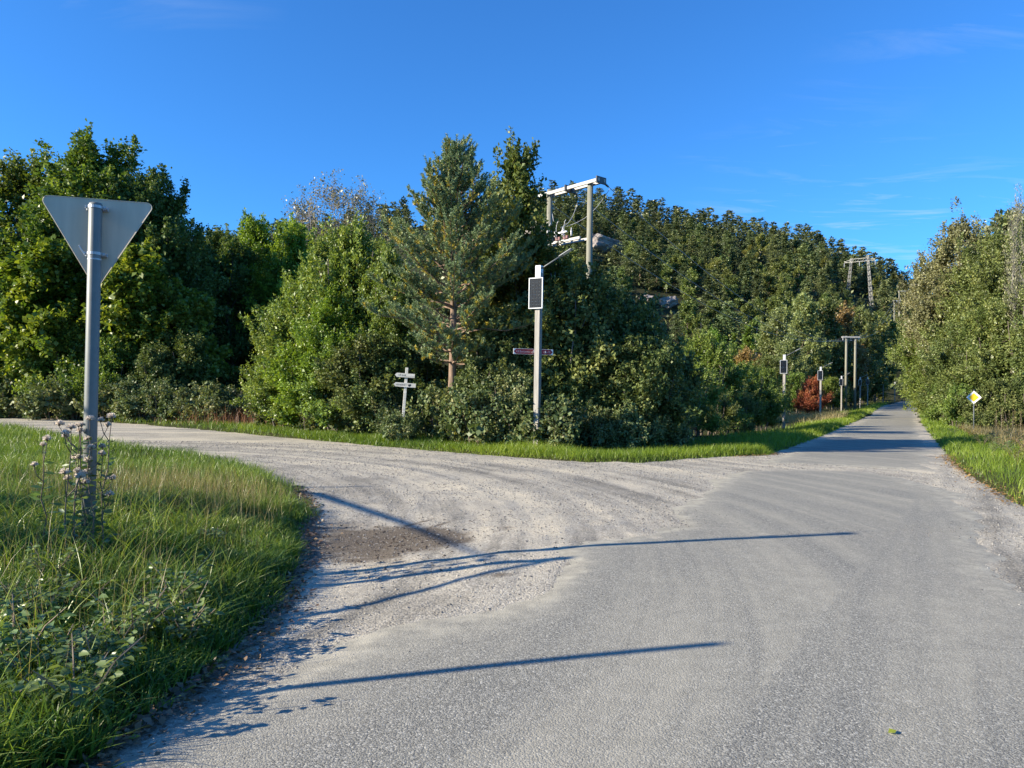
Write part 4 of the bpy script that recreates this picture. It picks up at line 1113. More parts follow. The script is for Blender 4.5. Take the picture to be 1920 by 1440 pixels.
# ---- red cycle route sign on the back of the first lamp post
q = at(1000, 659.5, 20.42)
t = thing('cycle_route_sign', 'narrow dark red cycle route sign with white arrow ends on the lamp post', 'direction sign', (q.x, q.y, q.z), math.radians(16))
w, h = 1.14, .152
MB().box((0, 0, 0), (w, .012, h), None, .002).build('plate', M_WHITE, t)
ar = [(-w / 2 + .012, 0), (-w / 2 + .075, -h / 2 + .008), (w / 2 - .075, -h / 2 + .008), (w / 2 - .012, 0), (w / 2 - .075, h / 2 - .008), (-w / 2 + .075, h / 2 - .008)]
MB().prism(ar, -.0085, -.0075).build('red_panel', M_SIGNRED, t)
text_part('4.8 Bartsanden', .085, t, (-.49, -.0095, -.030), M_PINKISH, .40)
text_part('Den 10', .085, t, (.30, -.0095, -.030), M_PINKISH, .18)
bc = MB()
for cx in (-.015, .075):
    ring = [(cx + .030 * math.cos(a * math.pi / 6), -.010, -.016 + .030 * math.sin(a * math.pi / 6)) for a in range(13)]
    bc.tube(ring, .0045, 4, False)
bc.tube([(-.015, -.010, -.016), (.010, -.010, .022), (.055, -.010, .022), (.030, -.010, -.016), (-.015, -.010, -.016)], .0045, 4, False)
bc.tube([(.030, -.010, -.016), (.008, -.010, .034)], .0045, 4, False); bc.tube([(.075, -.010, -.016), (.052, -.010, .040), (.066, -.010, .044)], .0045, 4, False)
bc.tube([(-.004, -.010, .035), (.018, -.010, .035)], .006, 4, True)
bc.build('bicycle_symbol', M_WHITE, t)
for sx in (-.03, .30): MB().box((sx + .05, -.012, 0), (.02, .012, .06), None, .002).build('mount', M_STEEL_SH, t)

# ---- small wooden finger post
q = at(753, 800, 22.3); gz0 = gz(q.x, q.y); topz = at(759, 689, 22.3).z
t = thing('wooden_fingerpost', 'small bleached wooden fingerpost with two arrow boards in front of the shrubs', 'signpost', (q.x, q.y, gz0), math.radians(4))
t.rotation_euler = (0, math.radians(3.4), math.radians(4))
hh = topz - gz0
MB().box((0, 0, hh / 2 - .2), (.085, .05, hh + .4), None, .006).build('post', M_WOODPALE, t)
for zc_, x0, x1, tip in ((hh - .235, -.34, .25, .06), (hh - .52, -.36, .30, .06)):
    hb = .062
    pg = [(x0, 0), (x0 + tip, -hb), (x1, -hb), (x1, hb), (x0 + tip, hb)]
    b = MB().prism([(x, z + zc_) for x, z in pg], -.055, -.028).build('arrow_board', M_WOODPALE, t)
    rr = random.Random(int(zc_ * 100)); le = MB(); x = x0 + .10       # worn carved lettering: short strokes
    while x < x0 + .34:
        le.box((x, -.0555, zc_ + rr.uniform(-.008, .008)), (rr.choice([.008, .012, .018]), .002, rr.uniform(.03, .06))); x += rr.uniform(.024, .036)
    le.build('worn_lettering', M_INK, b)
    if zc_ < hh - .4:
        em = MB()
        em.prism([(.075, zc_ - .02), (.10, zc_ - .045), (.145, zc_ - .03), (.16, zc_ + .005), (.135, zc_ + .04), (.11, zc_ + .02), (.09, zc_ + .03)], -.0575, -.0545)
        em.build('dark_emblem', M_BLACK, b)

# ---- yellow diamond priority sign
q = at(1826, 745, 39.0); g0 = gz(q.x, q.y)
t = thing('diamond_sign', 'yellow and white diamond road sign on a thin post in the right verge', 'traffic sign', (q.x, q.y, g0), math.radians(-31))
zc = q.z - g0
MB().tube([(0, .04, -.5), (0, .04, zc + .40)], .028, 10).build('post', M_STEEL, t, True)
def dia(r, rr=.03): return [(x, z + zc) for x, z in rounded_poly([(-r, 0), (0, -r), (r, 0), (0, r)], rr)]
MB().prism(dia(.345), -.004, .004).build('white_plate', M_WHITE, t)
MB().prism(dia(.232, .02), -.0075, -.0055).build('yellow_field', M_YELLOW, t)
MB().box((0, .012, zc + .12), (.12, .016, .03)).build('clamp', M_STEEL_SH, t)

# ------------------------------------------------------------------ power line frames
def pole_frame(px0, px1, ytop, d0, d1, arm_over, label, detail, base_depth=None, dia=.16):
    a = at(px0, ytop[0], d0); b = at(px1, ytop[1], d1)
    c = (a + b) / 2; g0 = gz(c.x, c.y)
    t = thing('pole_frame', label, 'power pole', (c.x, c.y, g0))
    av, bv = a - Vector((c.x, c.y, g0)), b - Vector((c.x, c.y, g0))
    for p in (av, bv):
        MB().tube([(p.x, p.y, -1.0), (p.x, p.y, p.z * .5), (p.x, p.y, p.z)], [dia, dia * .92, dia * .82], 14).build('pole', M_POLE, t, True)
    u = (bv - av); u.z = 0; L = u.length; u.normalize(); nrm = Vector((-u.y, u.x, 0))
    Mx = Matrix((u, nrm, Vector((0, 0, 1)))).transposed()
    zt = (av.z + bv.z) / 2; mid = Vector(((av.x + bv.x) / 2, (av.y + bv.y) / 2, 0))
    al = L + 2 * arm_over
    for s in (-1, 1):
        MB().box(mid + nrm * s * (dia * .9 + .045) + Vector((0, 0, zt - .12 + (0.0 if s < 0 else .0))), (al, .09, .15 if detail else .18), Mx, .01).build('crossarm', M_BEAM, t)
    ends = []
    if detail:
        for e in (-.5, 0, .5):
            p0 = mid + u * e * (al - .12) + Vector((0, 0, zt - .12))
            MB().box(p0, (.08, dia * 2 + .30, .30), Mx, .008).build('end_plate', M_BLACK, t)
            ends.append(p0)
    else: ends = [mid + u * e * (al - .2) + Vector((0, 0, zt - .3)) for e in (-.5, 0, .5)]
    for p0 in ends if not detail else []:
        pass
    if not detail:
        for p0 in ends:
            MB().tube([p0 + Vector((0, 0, .1)), p0, p0 - Vector((0, 0, .28))], [.03, .055, .03], 6).build('insulator', M_CERAM, t)
    return t, Vector((c.x, c.y, g0)), mid, u, nrm, zt, ends, Mx
tA, oA, midA, uA, nA, ztA, endsA, MxA = pole_frame(1031, 1107, (356, 343), 35.2, 33.2, .70, 'tall wooden pole frame with switch gear rising behind the corner thicket', True, dia=.155)
tB, oB, midB, uB, nB, ztB, endsB, MxB = pole_frame(1587, 1604, (630, 631), 98, 98, .55, 'slim wooden pole frame with flat crossarm before the dark valley wood', False, dia=.17)
tC, oC, midC, uC, nC, ztC, endsC, MxC = pole_frame(1686, 1696.5, (545, 545), 205, 205, .3, 'higher distant pole frame on the far slope', False, dia=.18)
tD, oD, midD, uD, nD, ztD, endsD, MxD = pole_frame(1677, 1686.5, (563, 563), 190, 190, .3, 'lower distant pole frame on the far slope', False, dia=.17)
def wire(p, q, sag, r, label, grp, k=18):
    pts = []
    for j in range(k + 1):
        s = j / k; w = p.lerp(q, s); w.z -= sag * 4 * s * (1 - s); pts.append(w)
    o = MB().tube(pts, r, 4, False).build('overhead_wire', M_WIRE, None, True)
    tag(o, label, 'wire', grp)
# strain insulators, jumpers and switch gear of the near frame
order = endsB
for i, p0 in enumerate(endsA):
    q = order[i] + oB - oA; dv = (q - p0).normalized(); dv = (dv + Vector((0, 0, -.12))).normalized()
    ins = MB(); s0 = p0 + dv * .2
    prof = [(0, .012), (.14, .012), (.16, .045), (.20, .045), (.22, .018), (.27, .05), (.31, .05), (.33, .018), (.38, .05), (.42, .05), (.44, .018), (.50, .045), (.54, .045), (.56, .012), (.75, .012)]
    ins.tube([s0 + dv * a for a, r in prof], [r for a, r in prof], 8)
    ins.build('strain_insulator', M_BLACK, tA, True)
    e = s0 + dv * .75
    wire(e + oA, order[i] + oB, 2.6, .017, 'overhead wire between the near and the slim pole frame', 'overhead wires to the slim pole frame')
    zl = ztA - 2.55
    tgt = midA + uA * (-.62 + .42 * i) + nA * -.35 + Vector((0, 0, zl + .62))
    pts = [e + (tgt - e) * s + Vector((0, 0, -.32 * math.sin(math.pi * s))) + uA * .10 * math.sin(math.pi * s) for s in [j / 10 for j in range(11)]]
    MB().tube(pts, .013, 5, False).build('jumper_cable', M_CERAM, tA, True)
zl = ztA - 2.55
for s, zz in ((-1, zl), (1, zl + .04)):
    MB().box(midA + nA * s * .30 + uA * (-.25) + Vector((0, 0, zz)), ((2.55, .10, .12)), MxA, .008).build('lower_crossarm', M_BEAM, tA)
MB().box(midA + uA * -.35 + nA * -.52 + Vector((0, 0, zl + .34)), (1.5, .07, .07), MxA, .006).build('switch_bar', M_ALU, tA)
for i in range(3):
    base = midA + uA * (-.82 + .50 * i) + Vector((0, 0, zl))
    MB().box(base + nA * -.37 + Vector((0, 0, .13)), (.30, .10, .15), MxA, .01).build('switch_base', M_REDPART, tA)
    for s in (-1, 1):
        p0 = base + nA * (-.30 + .18 * s) + uA * .1 * s + Vector((0, 0, .2))
        prof = [(0, .03), (.05, .05), (.09, .03), (.14, .05), (.18, .03), (.23, .05), (.27, .03), (.34, .025), (.40, .02)]
        MB().tube([p0 + Vector((0, 0, a)) for a, r in prof], [r for a, r in prof], 8).build('post_insulator', M_CERAM, tA, True)
    MB().tube([base + nA * -.45 + Vector((0, 0, .1)), base + nA * -.5 + Vector((0, 0, .6)), base + nA * -.5 + uA * .06 + Vector((0, 0, .82)), base + nA * -.5 + uA * .13 + Vector((0, 0, .90))], .016, 6).build('spark_horn', M_CERAM, tA, True)
for i in range(3):
    wire(endsB[i] + oB, endsD[i] + oD, 2.0, .018, 'thin overhead wire from the slim pole frame up the far slope', 'overhead wires up the far slope')

# ---- lattice tower on the hillside
def lattice_leg(t, p0, p1, w0, w1, nseg):
    mb = MB(); P = []
    for j in range(nseg + 1):
        s = j / nseg; c = p0.lerp(p1, s); w = w0 + (w1 - w0) * s
        P.append([c + Vector((sx * w, sy * w, 0)) for sx, sy in ((-1, -1), (1, -1), (1, 1), (-1, 1))])
    for k in range(4): mb.tube([P[0][k], P[-1][k]], .055, 4)
    for j in range(nseg):
        for k in range(4):
            k2 = (k + 1) % 4
            mb.tube([P[j][k], P[j + 1][k2]], .032, 3, False); mb.tube([P[j][k2], P[j + 1][k]], .032, 3, False)
    return mb.build('lattice_leg', M_LATTICE, t)
a0, a1 = at(1590, 545, 229), at(1596.5, 484, 229); b0, b1 = at(1633.5, 566, 222), at(1627, 478, 222)
cx = (a0 + b0) / 2; g0 = gz(cx.x, cx.y); oT = Vector((cx.x, cx.y, g0))
t = thing('lattice_tower', 'two-legged steel lattice power tower on the hillside', 'power tower', oT)
gA = gz(a0.x, a0.y); gB = gz(b0.x, b0.y)
a0f = a0.copy(); a0f += (a0 - a1).normalized() * max(0, (a0.z - gA)); b0f = b0 + (b0 - b1).normalized() * max(0, b0.z - gB)
lattice_leg(t, a0f - oT, a1 - oT, .42, .22, 9); lattice_leg(t, b0f - oT, b1 - oT, .42, .22, 10)
mb = MB(); c0, c1 = at(1583, 493, 229) - oT, at(1641, 487.5, 221) - oT
for dz in (0, .9):
    mb.tube([c0 + Vector((0, 0, .25 * (dz > 0))), c0.lerp(c1, .25) + Vector((0, 0, dz)), c0.lerp(c1, .75) + Vector((0, 0, dz)), c1 + Vector((0, 0, .25 * (dz > 0)))], .06, 4)
for j in range(12):
    s = j / 12; e = .9 if .2 < s < .8 else .5
    mb.tube([c0.lerp(c1, s) + Vector((0, 0, 0 if j % 2 else e)), c0.lerp(c1, s + 1 / 12) + Vector((0, 0, e if j % 2 else 0))], .05, 3, False)
mb.build('crossarm', M_LATTICE, t)
for s in (0, .5, 1): MB().tube([c0.lerp(c1, s), c0.lerp(c1, s) - Vector((0, 0, .7)), c0.lerp(c1, s) - Vector((0, 0, 1.4))], [.05, .09, .05], 6).build('insulator', M_CERAM, t)

# ------------------------------------------------------------------ grass
def blades(name, x, y, h, w, lean, mat, label, tint, rng, seg=3, z=None, kind='stuff', hd=None):
    n = len(x)
    z = zg(x, y) - .01 if z is None else z
    a = rng.random(n) * 6.283 if hd is None else hd
    ld = np.stack([np.cos(a), np.sin(a), np.zeros(n)], -1)
    b = rng.random(n) * 6.283; sd_ = np.stack([np.cos(b), np.sin(b), np.zeros(n)], -1)
    base = np.stack([x, y, z], -1)
    rows = []
    for k in range(seg + 1):
        s = k / seg
        c = base + np.stack([np.zeros(n), np.zeros(n), h * (s - .22 * lean * s * s)], -1) + ld * (h * lean * s * s)[:, None]
        ww = (w * (1 - s ** 1.6) * .5)[:, None]
        if k < seg: rows += [c - sd_ * ww, c + sd_ * ww]
        else: rows += [c]
    m = 2 * seg + 1
    V = np.stack(rows, 1).reshape(-1, 3)
    tri = []
    for k in range(seg - 1): tri += [(2 * k, 2 * k + 1, 2 * k + 3), (2 * k, 2 * k + 3, 2 * k + 2)]
    tri += [(2 * seg - 2, 2 * seg - 1, 2 * seg)]
    Fq = (np.arange(n)[:, None, None] * m + np.array(tri)[None]).reshape(-1, 3)
    o = link(name, mesh_np(name, V, Fq, {'tint': np.repeat(np.clip(tint, 0, 1), m)}), mat)
    tag(o, label, 'grass', kind=kind); return o
rg = np.random.default_rng(5)
def scatter(n, x0, x1, y0, y1, cond):
    X, Y = [], []
    tot = 0
    while tot < n:
        x = rg.uniform(x0, x1, n * 3); y = rg.uniform(y0, y1, n * 3)
        k = cond(x, y); X.append(x[k]); Y.append(y[k]); tot += k.sum()
        if k.sum() == 0: break
    return np.concatenate(X)[:n], np.concatenate(Y)[:n]
def sdg(x, y): return sd_poly(GRAVEL, x, y)

# tall foreground grass on the left corner
def tufted(n, x0, x1, y0, y1, cond, per, spread):
    cx_, cy_ = scatter(n, x0, x1, y0, y1, cond)
    i = np.repeat(np.arange(n), per); a = rg.random(n * per) * 6.283; r = np.abs(rg.normal(0, spread, n * per))
    return cx_[i] + r * np.cos(a), cy_[i] + r * np.sin(a), a, i
x, y, a_, i_ = tufted(3300, -7.2, -1.2, 1.6, 9.8, lambda x, y: (sdg(x, y) > -.02 + .10 * vnoise(x, y, 3.0, 2)) & (x > -.72 * y - 1.0) & (vnoise(x, y, 1.1, 11) + .45 * rg.random(len(x)) > -.18), 19, .06)
th = rg.uniform(.5, 1.35, 3300); tt_ = rg.normal(0, .16, 3300)
sd = sdg(x, y); cl = fbm(x, y, .9, 3, 21) + .5
h = (.09 + .27 * np.clip(cl, 0, 1.2) ** 1.4) * (.35 + .65 * smooth(-.12, .22, sd)) * th[i_] * rg.uniform(.55, 1.25, len(x)) + .05
h *= np.where(y > 7, .75, 1.0)
lean = rg.uniform(.15, 1.5, len(x))
tint = .50 + .60 * vnoise(x, y, .8, 31) + tt_[i_] + rg.normal(0, .13, len(x))
blades('tall_grass', x, y, h, rg.uniform(.007, .017, len(x)), lean, L_GRASS, 'tall tangled green grass on the left road corner', tint, rg, 3, hd=a_ + rg.normal(0, .5, len(x)))
x, y = scatter(1500, -6, -1.5, 2.2, 8, lambda x, y: (sdg(x, y) > .12) & (x > -.72 * y - 1.0) & (vnoise(x, y, 1.1, 19) > -.12))
blades('arching_grass', x, y, rg.uniform(.25, .5, len(x)) * smooth(0, .5, sdg(x, y)) + .08, rg.uniform(.006, .011, len(x)), rg.uniform(.5, 1.3, len(x)), L_GRASS, 'long arching grass blades on the left road corner', rg.normal(.7, .18, len(x)), rg, 6)
x, y = scatter(15000, -15, -2.6, .5, 16, lambda x, y: (sdg(x, y) > .1) & (x <= -.70 * y - .8) & (x > -.72 * y - 7))
blades('meadow_grass', x, y, rg.uniform(.12, .36, len(x)), rg.uniform(.012, .022, len(x)), rg.uniform(.2, 1.2, len(x)), L_GRASS, 'rough grass of the meadow left of the corner', rg.normal(.5, .2, len(x)), rg, 2)
# dry stalks among it
x, y = scatter(1500, -7, -1.6, 2.6, 11, lambda x, y: (sdg(x, y) > .25) & (x > -.72 * y - 1.0))
blades('dry_grass_stalks', x, y, rg.uniform(.25, .7, len(x)), rg.uniform(.002, .004, len(x)), rg.uniform(.05, .5, len(x)), L_STRAW, 'thin straw coloured grass stalks in the corner grass', rg.normal(.5, .2, len(x)), rg, 3)
# mown corner behind the sign
x, y = scatter(37000, -26, -2.0, 9.0, 36, lambda x, y: (sdg(x, y) > -.06 + .25 * vnoise(x, y, 1.5, 2)) & (x > -.75 * y - 1) & (y - 9.6 < 26 * rg.random(len(x)) ** 1.8) & (sdg(x, y) < 9) & ((y < 24 - (x + 2) * .72)))
far = smooth(9, 26, y); tint = .50 + .5 * vnoise(x, y, .5, 33) + rg.normal(0, .17, len(x))
hh_ = (.10 + .12 * np.clip(fbm(x, y, .7, 2, 3) + .5, 0, 1)) * rg.uniform(.6, 1.4, len(x)) * (1 + .5 * far)
blades('corner_grass', x, y, hh_, rg.uniform(.006, .011, len(x)) * (1 + .8 * far), rg.uniform(.2, 1.0, len(x)), L_GRASS, 'shorter sunlit grass on the corner behind the triangular sign', tint, rg, 2)
# dry seed-head zone right of the sign post
c0 = gnd(300, 965); 
x, y = scatter(2200, -6, -1.8, 5.5, 12, lambda x, y: (sdg(x, y) > .15) & (np.hypot((x - c0[0]) / 1.6, (y - c0[1]) / 1.6) < rg.uniform(.2, 1.2, len(x))))
blades('seeding_grass', x, y, rg.uniform(.25, .5, len(x)), rg.uniform(.003, .005, len(x)), rg.uniform(.1, .6, len(x)), L_STRAW, 'yellowing seeding grass right of the sign post', rg.normal(.4, .2, len(x)), rg, 3)
# verge along the far side of the junction
def verge(n, x0, x1, y0, y1, cond, name, label, hmin, hmax, wid, mat, seed):
    x, y = scatter(n, x0, x1, y0, y1, cond)
    tint = .45 + .55 * vnoise(x, y, .45, seed) + rg.normal(0, .16, len(x))
    h = rg.uniform(hmin, hmax, len(x)) * (1 + .9 * fbm(x, y, .5, 2, seed)) * smooth(-.15, .5, sdg(x, y) + .15)
    return blades(name, x, y, np.maximum(h, .04), rg.uniform(.7, 1.3, len(x)) * wid * np.clip(y / 26, .42, 1.6), rg.uniform(.1, 1.0, len(x)), mat, label, tint, rg, 2)
verge(33000, -46, 9.5, 16.5, 60, lambda x, y: (sdg(x, y) > -.10 + .3 * vnoise(x, y, 1.2, 7)) & (sdg(x, y) < rg.uniform(.6, 2.8, len(x))) & (y > 17.0) & (x + y * .83 > 13.2) & (x < 7.5 + (y - 19) * .1), 'far_verge_grass', 'bright mown grass strip between the gravel and the thicket', .10, .26, .016, L_VERGE, 41)
verge(26000, 5, 75, 19, 140, lambda x, y: (sdg(x, y) > -.1 + .3 * vnoise(x, y, 1.2, 7)) & (sdg(x, y) < rg.uniform(.5, 4.0, len(x))) & (x < 2.9 + (y - 10) * .53 ) & (y < 19 + 121 * rg.random(len(x)) ** 2.0), 'main_road_left_verge', 'grass verge on the lamp side of the main road', .12, .32, .022, L_VERGE, 43)
verge(44000, 6, 75, 7.5, 130, lambda x, y: (sdg(x, y) > -.12 + .35 * vnoise(x, y, 1.2, 7)) & (sdg(x, y) < rg.uniform(.5, 9.0, len(x))) & (x > 1.0 + y * .53) & (x < y * .80 + 3) & (y < 7.5 + 120 * rg.random(len(x)) ** 2.2), 'right_verge_grass', 'sunlit rough grass on the verge right of the main road', .12, .34, .015, L_VERGE, 45)
# straw patch by the red bush
c1 = at(1545, 772, 62)
x, y = scatter(5000, c1.x - 7, c1.x + 4, c1.y - 6, c1.y + 5, lambda x, y: (np.hypot((x - c1.x + 1) / 4.6, (y - c1.y) / 5) < rg.uniform(.3, 1.1, len(x))) & (sdg(x, y) > 1.0))
blades('straw_patch', x, y, rg.uniform(.25, .8, len(x)) * (1 + 1.4 * fbm(x, y, .5, 2, 8)), rg.uniform(.015, .03, len(x)), rg.uniform(.1, .9, len(x)), L_STRAW, 'pale dry grass in front of the red autumn bush', rg.normal(.6, .18, len(x)), rg, 2)
# reddish dock stems in front of the dark gap
x, y = scatter(1300, -17, -8, 25, 35, lambda x, y: (sdg(x, y) > .9) & (sdg(x, y) < 3.6) & (vnoise(x, y, .7, 5) + .5 * rg.random(len(x)) > .12))
blades('dry_dock_stems', x, y, rg.uniform(.25, 1.0, len(x)), rg.uniform(.008, .018, len(x)), rg.uniform(.03, .6, len(x)), L_SORREL, 'rust brown dry stems before the dark gap in the wood', rg.normal(.5, .2, len(x)), rg, 2)
# rough weeds on the right verge
x, y = scatter(9000, 9, 46, 13, 48, lambda x, y: (sdg(x, y) > 1.6) & (sdg(x, y) < 9) & (x > 2 + y * .53) & (x < y * .78 + 1) & (vnoise(x, y, .55, 15) > -.02))
blades('rough_weeds', x, y, rg.uniform(.3, .75, len(x)), rg.uniform(.012, .022, len(x)), rg.uniform(.05, .6, len(x)), L_STRAW, 'brown and straw coloured weeds in the right verge', rg.normal(.25, .2, len(x)), rg, 2)

# ------------------------------------------------------------------ plants
def make_weed(name, h, nst, nl, leaf, wr, lmat, seed):
    rng = np.random.default_rng(seed); root = thing(name, 'x', 'plant'); mb = MB(); P, D, S = [], [], []
    for s in range(nst):
        a = rng.random() * 6.28; ln = h * rng.uniform(.6, 1.05); o = np.array([math.cos(a), math.sin(a), 0])
        pts = [np.array([0, 0, -.03]) + o * .04 + o * ln * .45 * q ** 1.7 + np.array([0, 0, ln * q * (1 - .25 * q)]) for q in (0, .33, .66, 1)]
        mb.tube(pts, [.006, .005, .004, .002], 4, False)
        for q in range(nl):
            u = .2 + .8 * (q + rng.random() * .6) / nl; g = min(u, .999) * 3; i = int(g); p = pts[i] + (pts[i + 1] - pts[i]) * (g - i)
            for w in range(3):
                aa = a + q * 2.2 + (w - 1) * .8
                d = np.array([math.cos(aa), math.sin(aa), .15 - .35 * rng.random()])
                P.append(p + d * .03); D.append(d); S.append(leaf * rng.uniform(.7, 1.2) * (1 if w == 1 else .8))
    P, D, S = np.array(P), np.array(D), np.array(S)
    V, Q = leaf6(P, D, unit(np.array([0, 0, 1.0]) + rng.normal(size=P.shape) * .45), S, wr)
    st = mb.build('stem', M_TWIG, root); lf = link('leaves', mesh_np('leaves', V, Q, {'tint': np.repeat(np.clip(rng.normal(.5, .2, len(P)), 0, 1), 6)}), lmat, root)
    st['part'] = 'trunk'; lf['part'] = 'crown'; PROTO_CH[root.name] = [st, lf]; root['H'] = h
    return root
RASP = make_weed('raspberry_plant', .50, 8, 8, .062, .66, L_WEED, 3)
spots = [(120, 1190), (200, 1150), (70, 1215), (300, 1075), (335, 1050), (250, 1120), (140, 1255), (60, 1100), (30, 1180), (345, 1110), (180, 1205), (90, 1020)]
for k, (px, py) in enumerate(spots):
    g = gnd(px, py + 120)
    s = rg.uniform(.7, 1.1)
    place(RASP, g[0], g[1], gz(*g), rg.random() * 6.28, (s, s, s), 'dark leafy raspberry plant standing in the tall corner grass', 'plant', 'raspberry_plant', 'raspberry plants in the corner grass')
DOCK = make_weed('broadleaf_weed', .22, 8, 5, .05, .6, L_WEED, 13)
for k in range(40):
    for _ in range(40):
        px, py = rg.uniform(-100, 540), rg.uniform(960, 1400); g = gnd(px, py)
        if float(sdg(np.array([g[0]]), np.array([g[1]]))[0]) > .3: break
    s = rg.uniform(.6, 1.25)
    place(DOCK, g[0], g[1], gz(*g), rg.random() * 6.28, (s, s, s), 'low broad-leaved weed among the corner grass', 'plant', 'broadleaf_weed', 'broad-leaved weeds in the corner grass', L_BRAMBLE if k % 3 == 0 else None)
BUSHW = make_weed('tall_weed', .9, 7, 9, .09, .35, L_WEED, 9)
for k in range(46):
    d = rg.uniform(13, 42); px = rg.uniform(1785 + max(0, (30 - d)) * 4, 1925); p = at(px, 790, d)
    if float(sdg(np.array([p.x]), np.array([p.y]))[0]) < .9: continue
    s = rg.uniform(.5, .95)
    lm = [None, L_YELLOW, L_RUSSET, L_OLIVE][k % 4]
    place(BUSHW, p.x, p.y, gz(p.x, p.y), rg.random() * 6.28, (s, s, s), 'leafy weed clump in the rough right verge', 'plant', 'tall_weed', 'weed clumps in the right verge', lm)
# thistles around the sign post
def thistle(px, d, ytop, nh, seed, label):
    rng = np.random.default_rng(seed); p = at(px, 760, d); g0 = gz(p.x, p.y)
    root = thing('thistle_plant', label, 'plant', (p.x, p.y, g0), 0, 'seeding thistles around the sign post')
    H = at(px, ytop, d).z - g0
    mb = MB(); P, D, S = [], [], []; heads = []
    main = limb_path((0, 0, -.05), (rng.normal() * .04, rng.normal() * .04, H), rng, 7, .03)
    mb.tube(main, [.007, .0065, .006, .005, .0045, .004, .003], 5, False); heads.append(np.array(main[-1]))
    for q in range(nh - 1):
        i = rng.integers(3, 6); a = rng.random() * 6.28; ln = rng.uniform(.10, .24)
        e = np.array(main[i]) + np.array([math.cos(a) * ln * .7, math.sin(a) * ln * .7, ln * .9])
        mb.tube([main[i], (np.array(main[i]) + e) / 2 + np.array([math.cos(a), math.sin(a), -.4]) * .02, e], [.004, .0035, .003], 4, False); heads.append(e)
    for q in range(46):
        u = rng.random() * .9; g = u * 6; i = min(int(g), 5); b = np.array(main[i]) + (np.array(main[i + 1]) - np.array(main[i])) * (g - i)
        a = rng.random() * 6.28; d_ = np.array([math.cos(a), math.sin(a), rng.uniform(-.3, .5)]); P.append(b); D.append(d_); S.append(rng.uniform(.05, .15) * (1.15 - .6 * u))
    P, D, S = np.array(P), np.array(D), np.array(S)
    V, Q = leaf_arrays(P, D, rdir(len(P), rng) + np.array([0, 0, .5]), S, .28)
    mb.build('stem', M_DRYHEAD, root)
    link('leaves', mesh_np('leaves', V, Q, {'tint': np.repeat(np.clip(rng.normal(.35, .2, len(P)), 0, 1), 4)}), L_WEED, root)
    for hd_ in heads:
        h_ = MB(); up = Vector((rng.normal() * .25, rng.normal() * .25, 1)).normalized(); c = Vector(hd_)
        h_.tube([c, c + up * .006, c + up * .016, c + up * .026], [.003, .010, .012, .009], 8)
        ho = h_.build('seed_head', M_DRYHEAD, root, True)
        nf = 110; dv = rdir(nf, rng); dv[:, 2] = np.abs(dv[:, 2]) * .9 - .15; dv = unit(dv); r_ = rng.uniform(.020, .034, nf) * rng.uniform(.75, 1.15)
        b = np.array(c + up * .018)[None] + dv * .004; s_ = unit(np.cross(dv, rdir(nf, rng))) * .005
        tip = b + dv * r_[:, None]
        V = np.stack([b, tip + s_, tip + dv * .003, tip - s_], 1).reshape(-1, 3)
        tag(link('down', mesh_np('down', V, np.arange(nf * 4).reshape(-1, 4), {'tint': np.repeat(rng.random(nf), 4)}), M_FLUFF, ho), kind='stuff')
for k, (px, d, yt, nh, lb) in enumerate([(178, 6.15, 790, 5, 'thistle with downy seed heads crossing in front of the sign post'), (166, 6.25, 800, 5, 'thistle with downy seed heads against the sign post'), (194, 6.25, 786, 4, 'downy thistle just right of the sign post'),
                                         (150, 6.1, 800, 4, 'downy thistle just left of the sign post'), (126, 6.0, 806, 5, 'thistle with many pale heads left of the sign post'), (84, 6.4, 828, 3, 'short thistle with one bright tuft farther from the post'), (142, 6.3, 812, 4, 'bent downy thistle between its taller neighbours'), (200, 6.5, 840, 3, 'low thistle at the right foot of the sign post')]):
    thistle(px, d, yt, nh, 100 + k, lb)
# withered willowherb stalks in the right verge
for k, px in enumerate([1868, 1880, 1892, 1903, 1914, 1926]):
    rng = np.random.default_rng(300 + k); d = 36 + rng.random() * 3; p = at(px, 790, d); g0 = gz(p.x, p.y)
    root = thing('willowherb_stalk', 'withered pale willowherb stalk in the right verge', 'plant', (p.x, p.y, g0), 0, 'withered willowherb stalks')
    H = at(px, 764 + rng.random() * 10, d).z - g0
    MB().tube(limb_path((0, 0, -.05), (rng.normal() * .1, rng.normal() * .1, H), rng, 5, .03), [.014, .012, .011, .008, .003], 5, False).build('stem', M_TWIG, root)
    n = 110; tq = rng.random(n); P = np.stack([rng.normal(0, .06, n) * (1.1 - tq), rng.normal(0, .06, n) * (1.1 - tq), H * (.35 + .65 * tq)], -1)
    V, Q = leaf_arrays(P, rdir(n, rng) + np.array([0, 0, .6]), rdir(n, rng), rng.uniform(.03, .09, n), .35)
    tag(link('seed_down', mesh_np('seed_down', V, Q, {'tint': np.repeat(rng.uniform(.0, .5, n), 4)}), L_STRAW, root), kind='stuff')

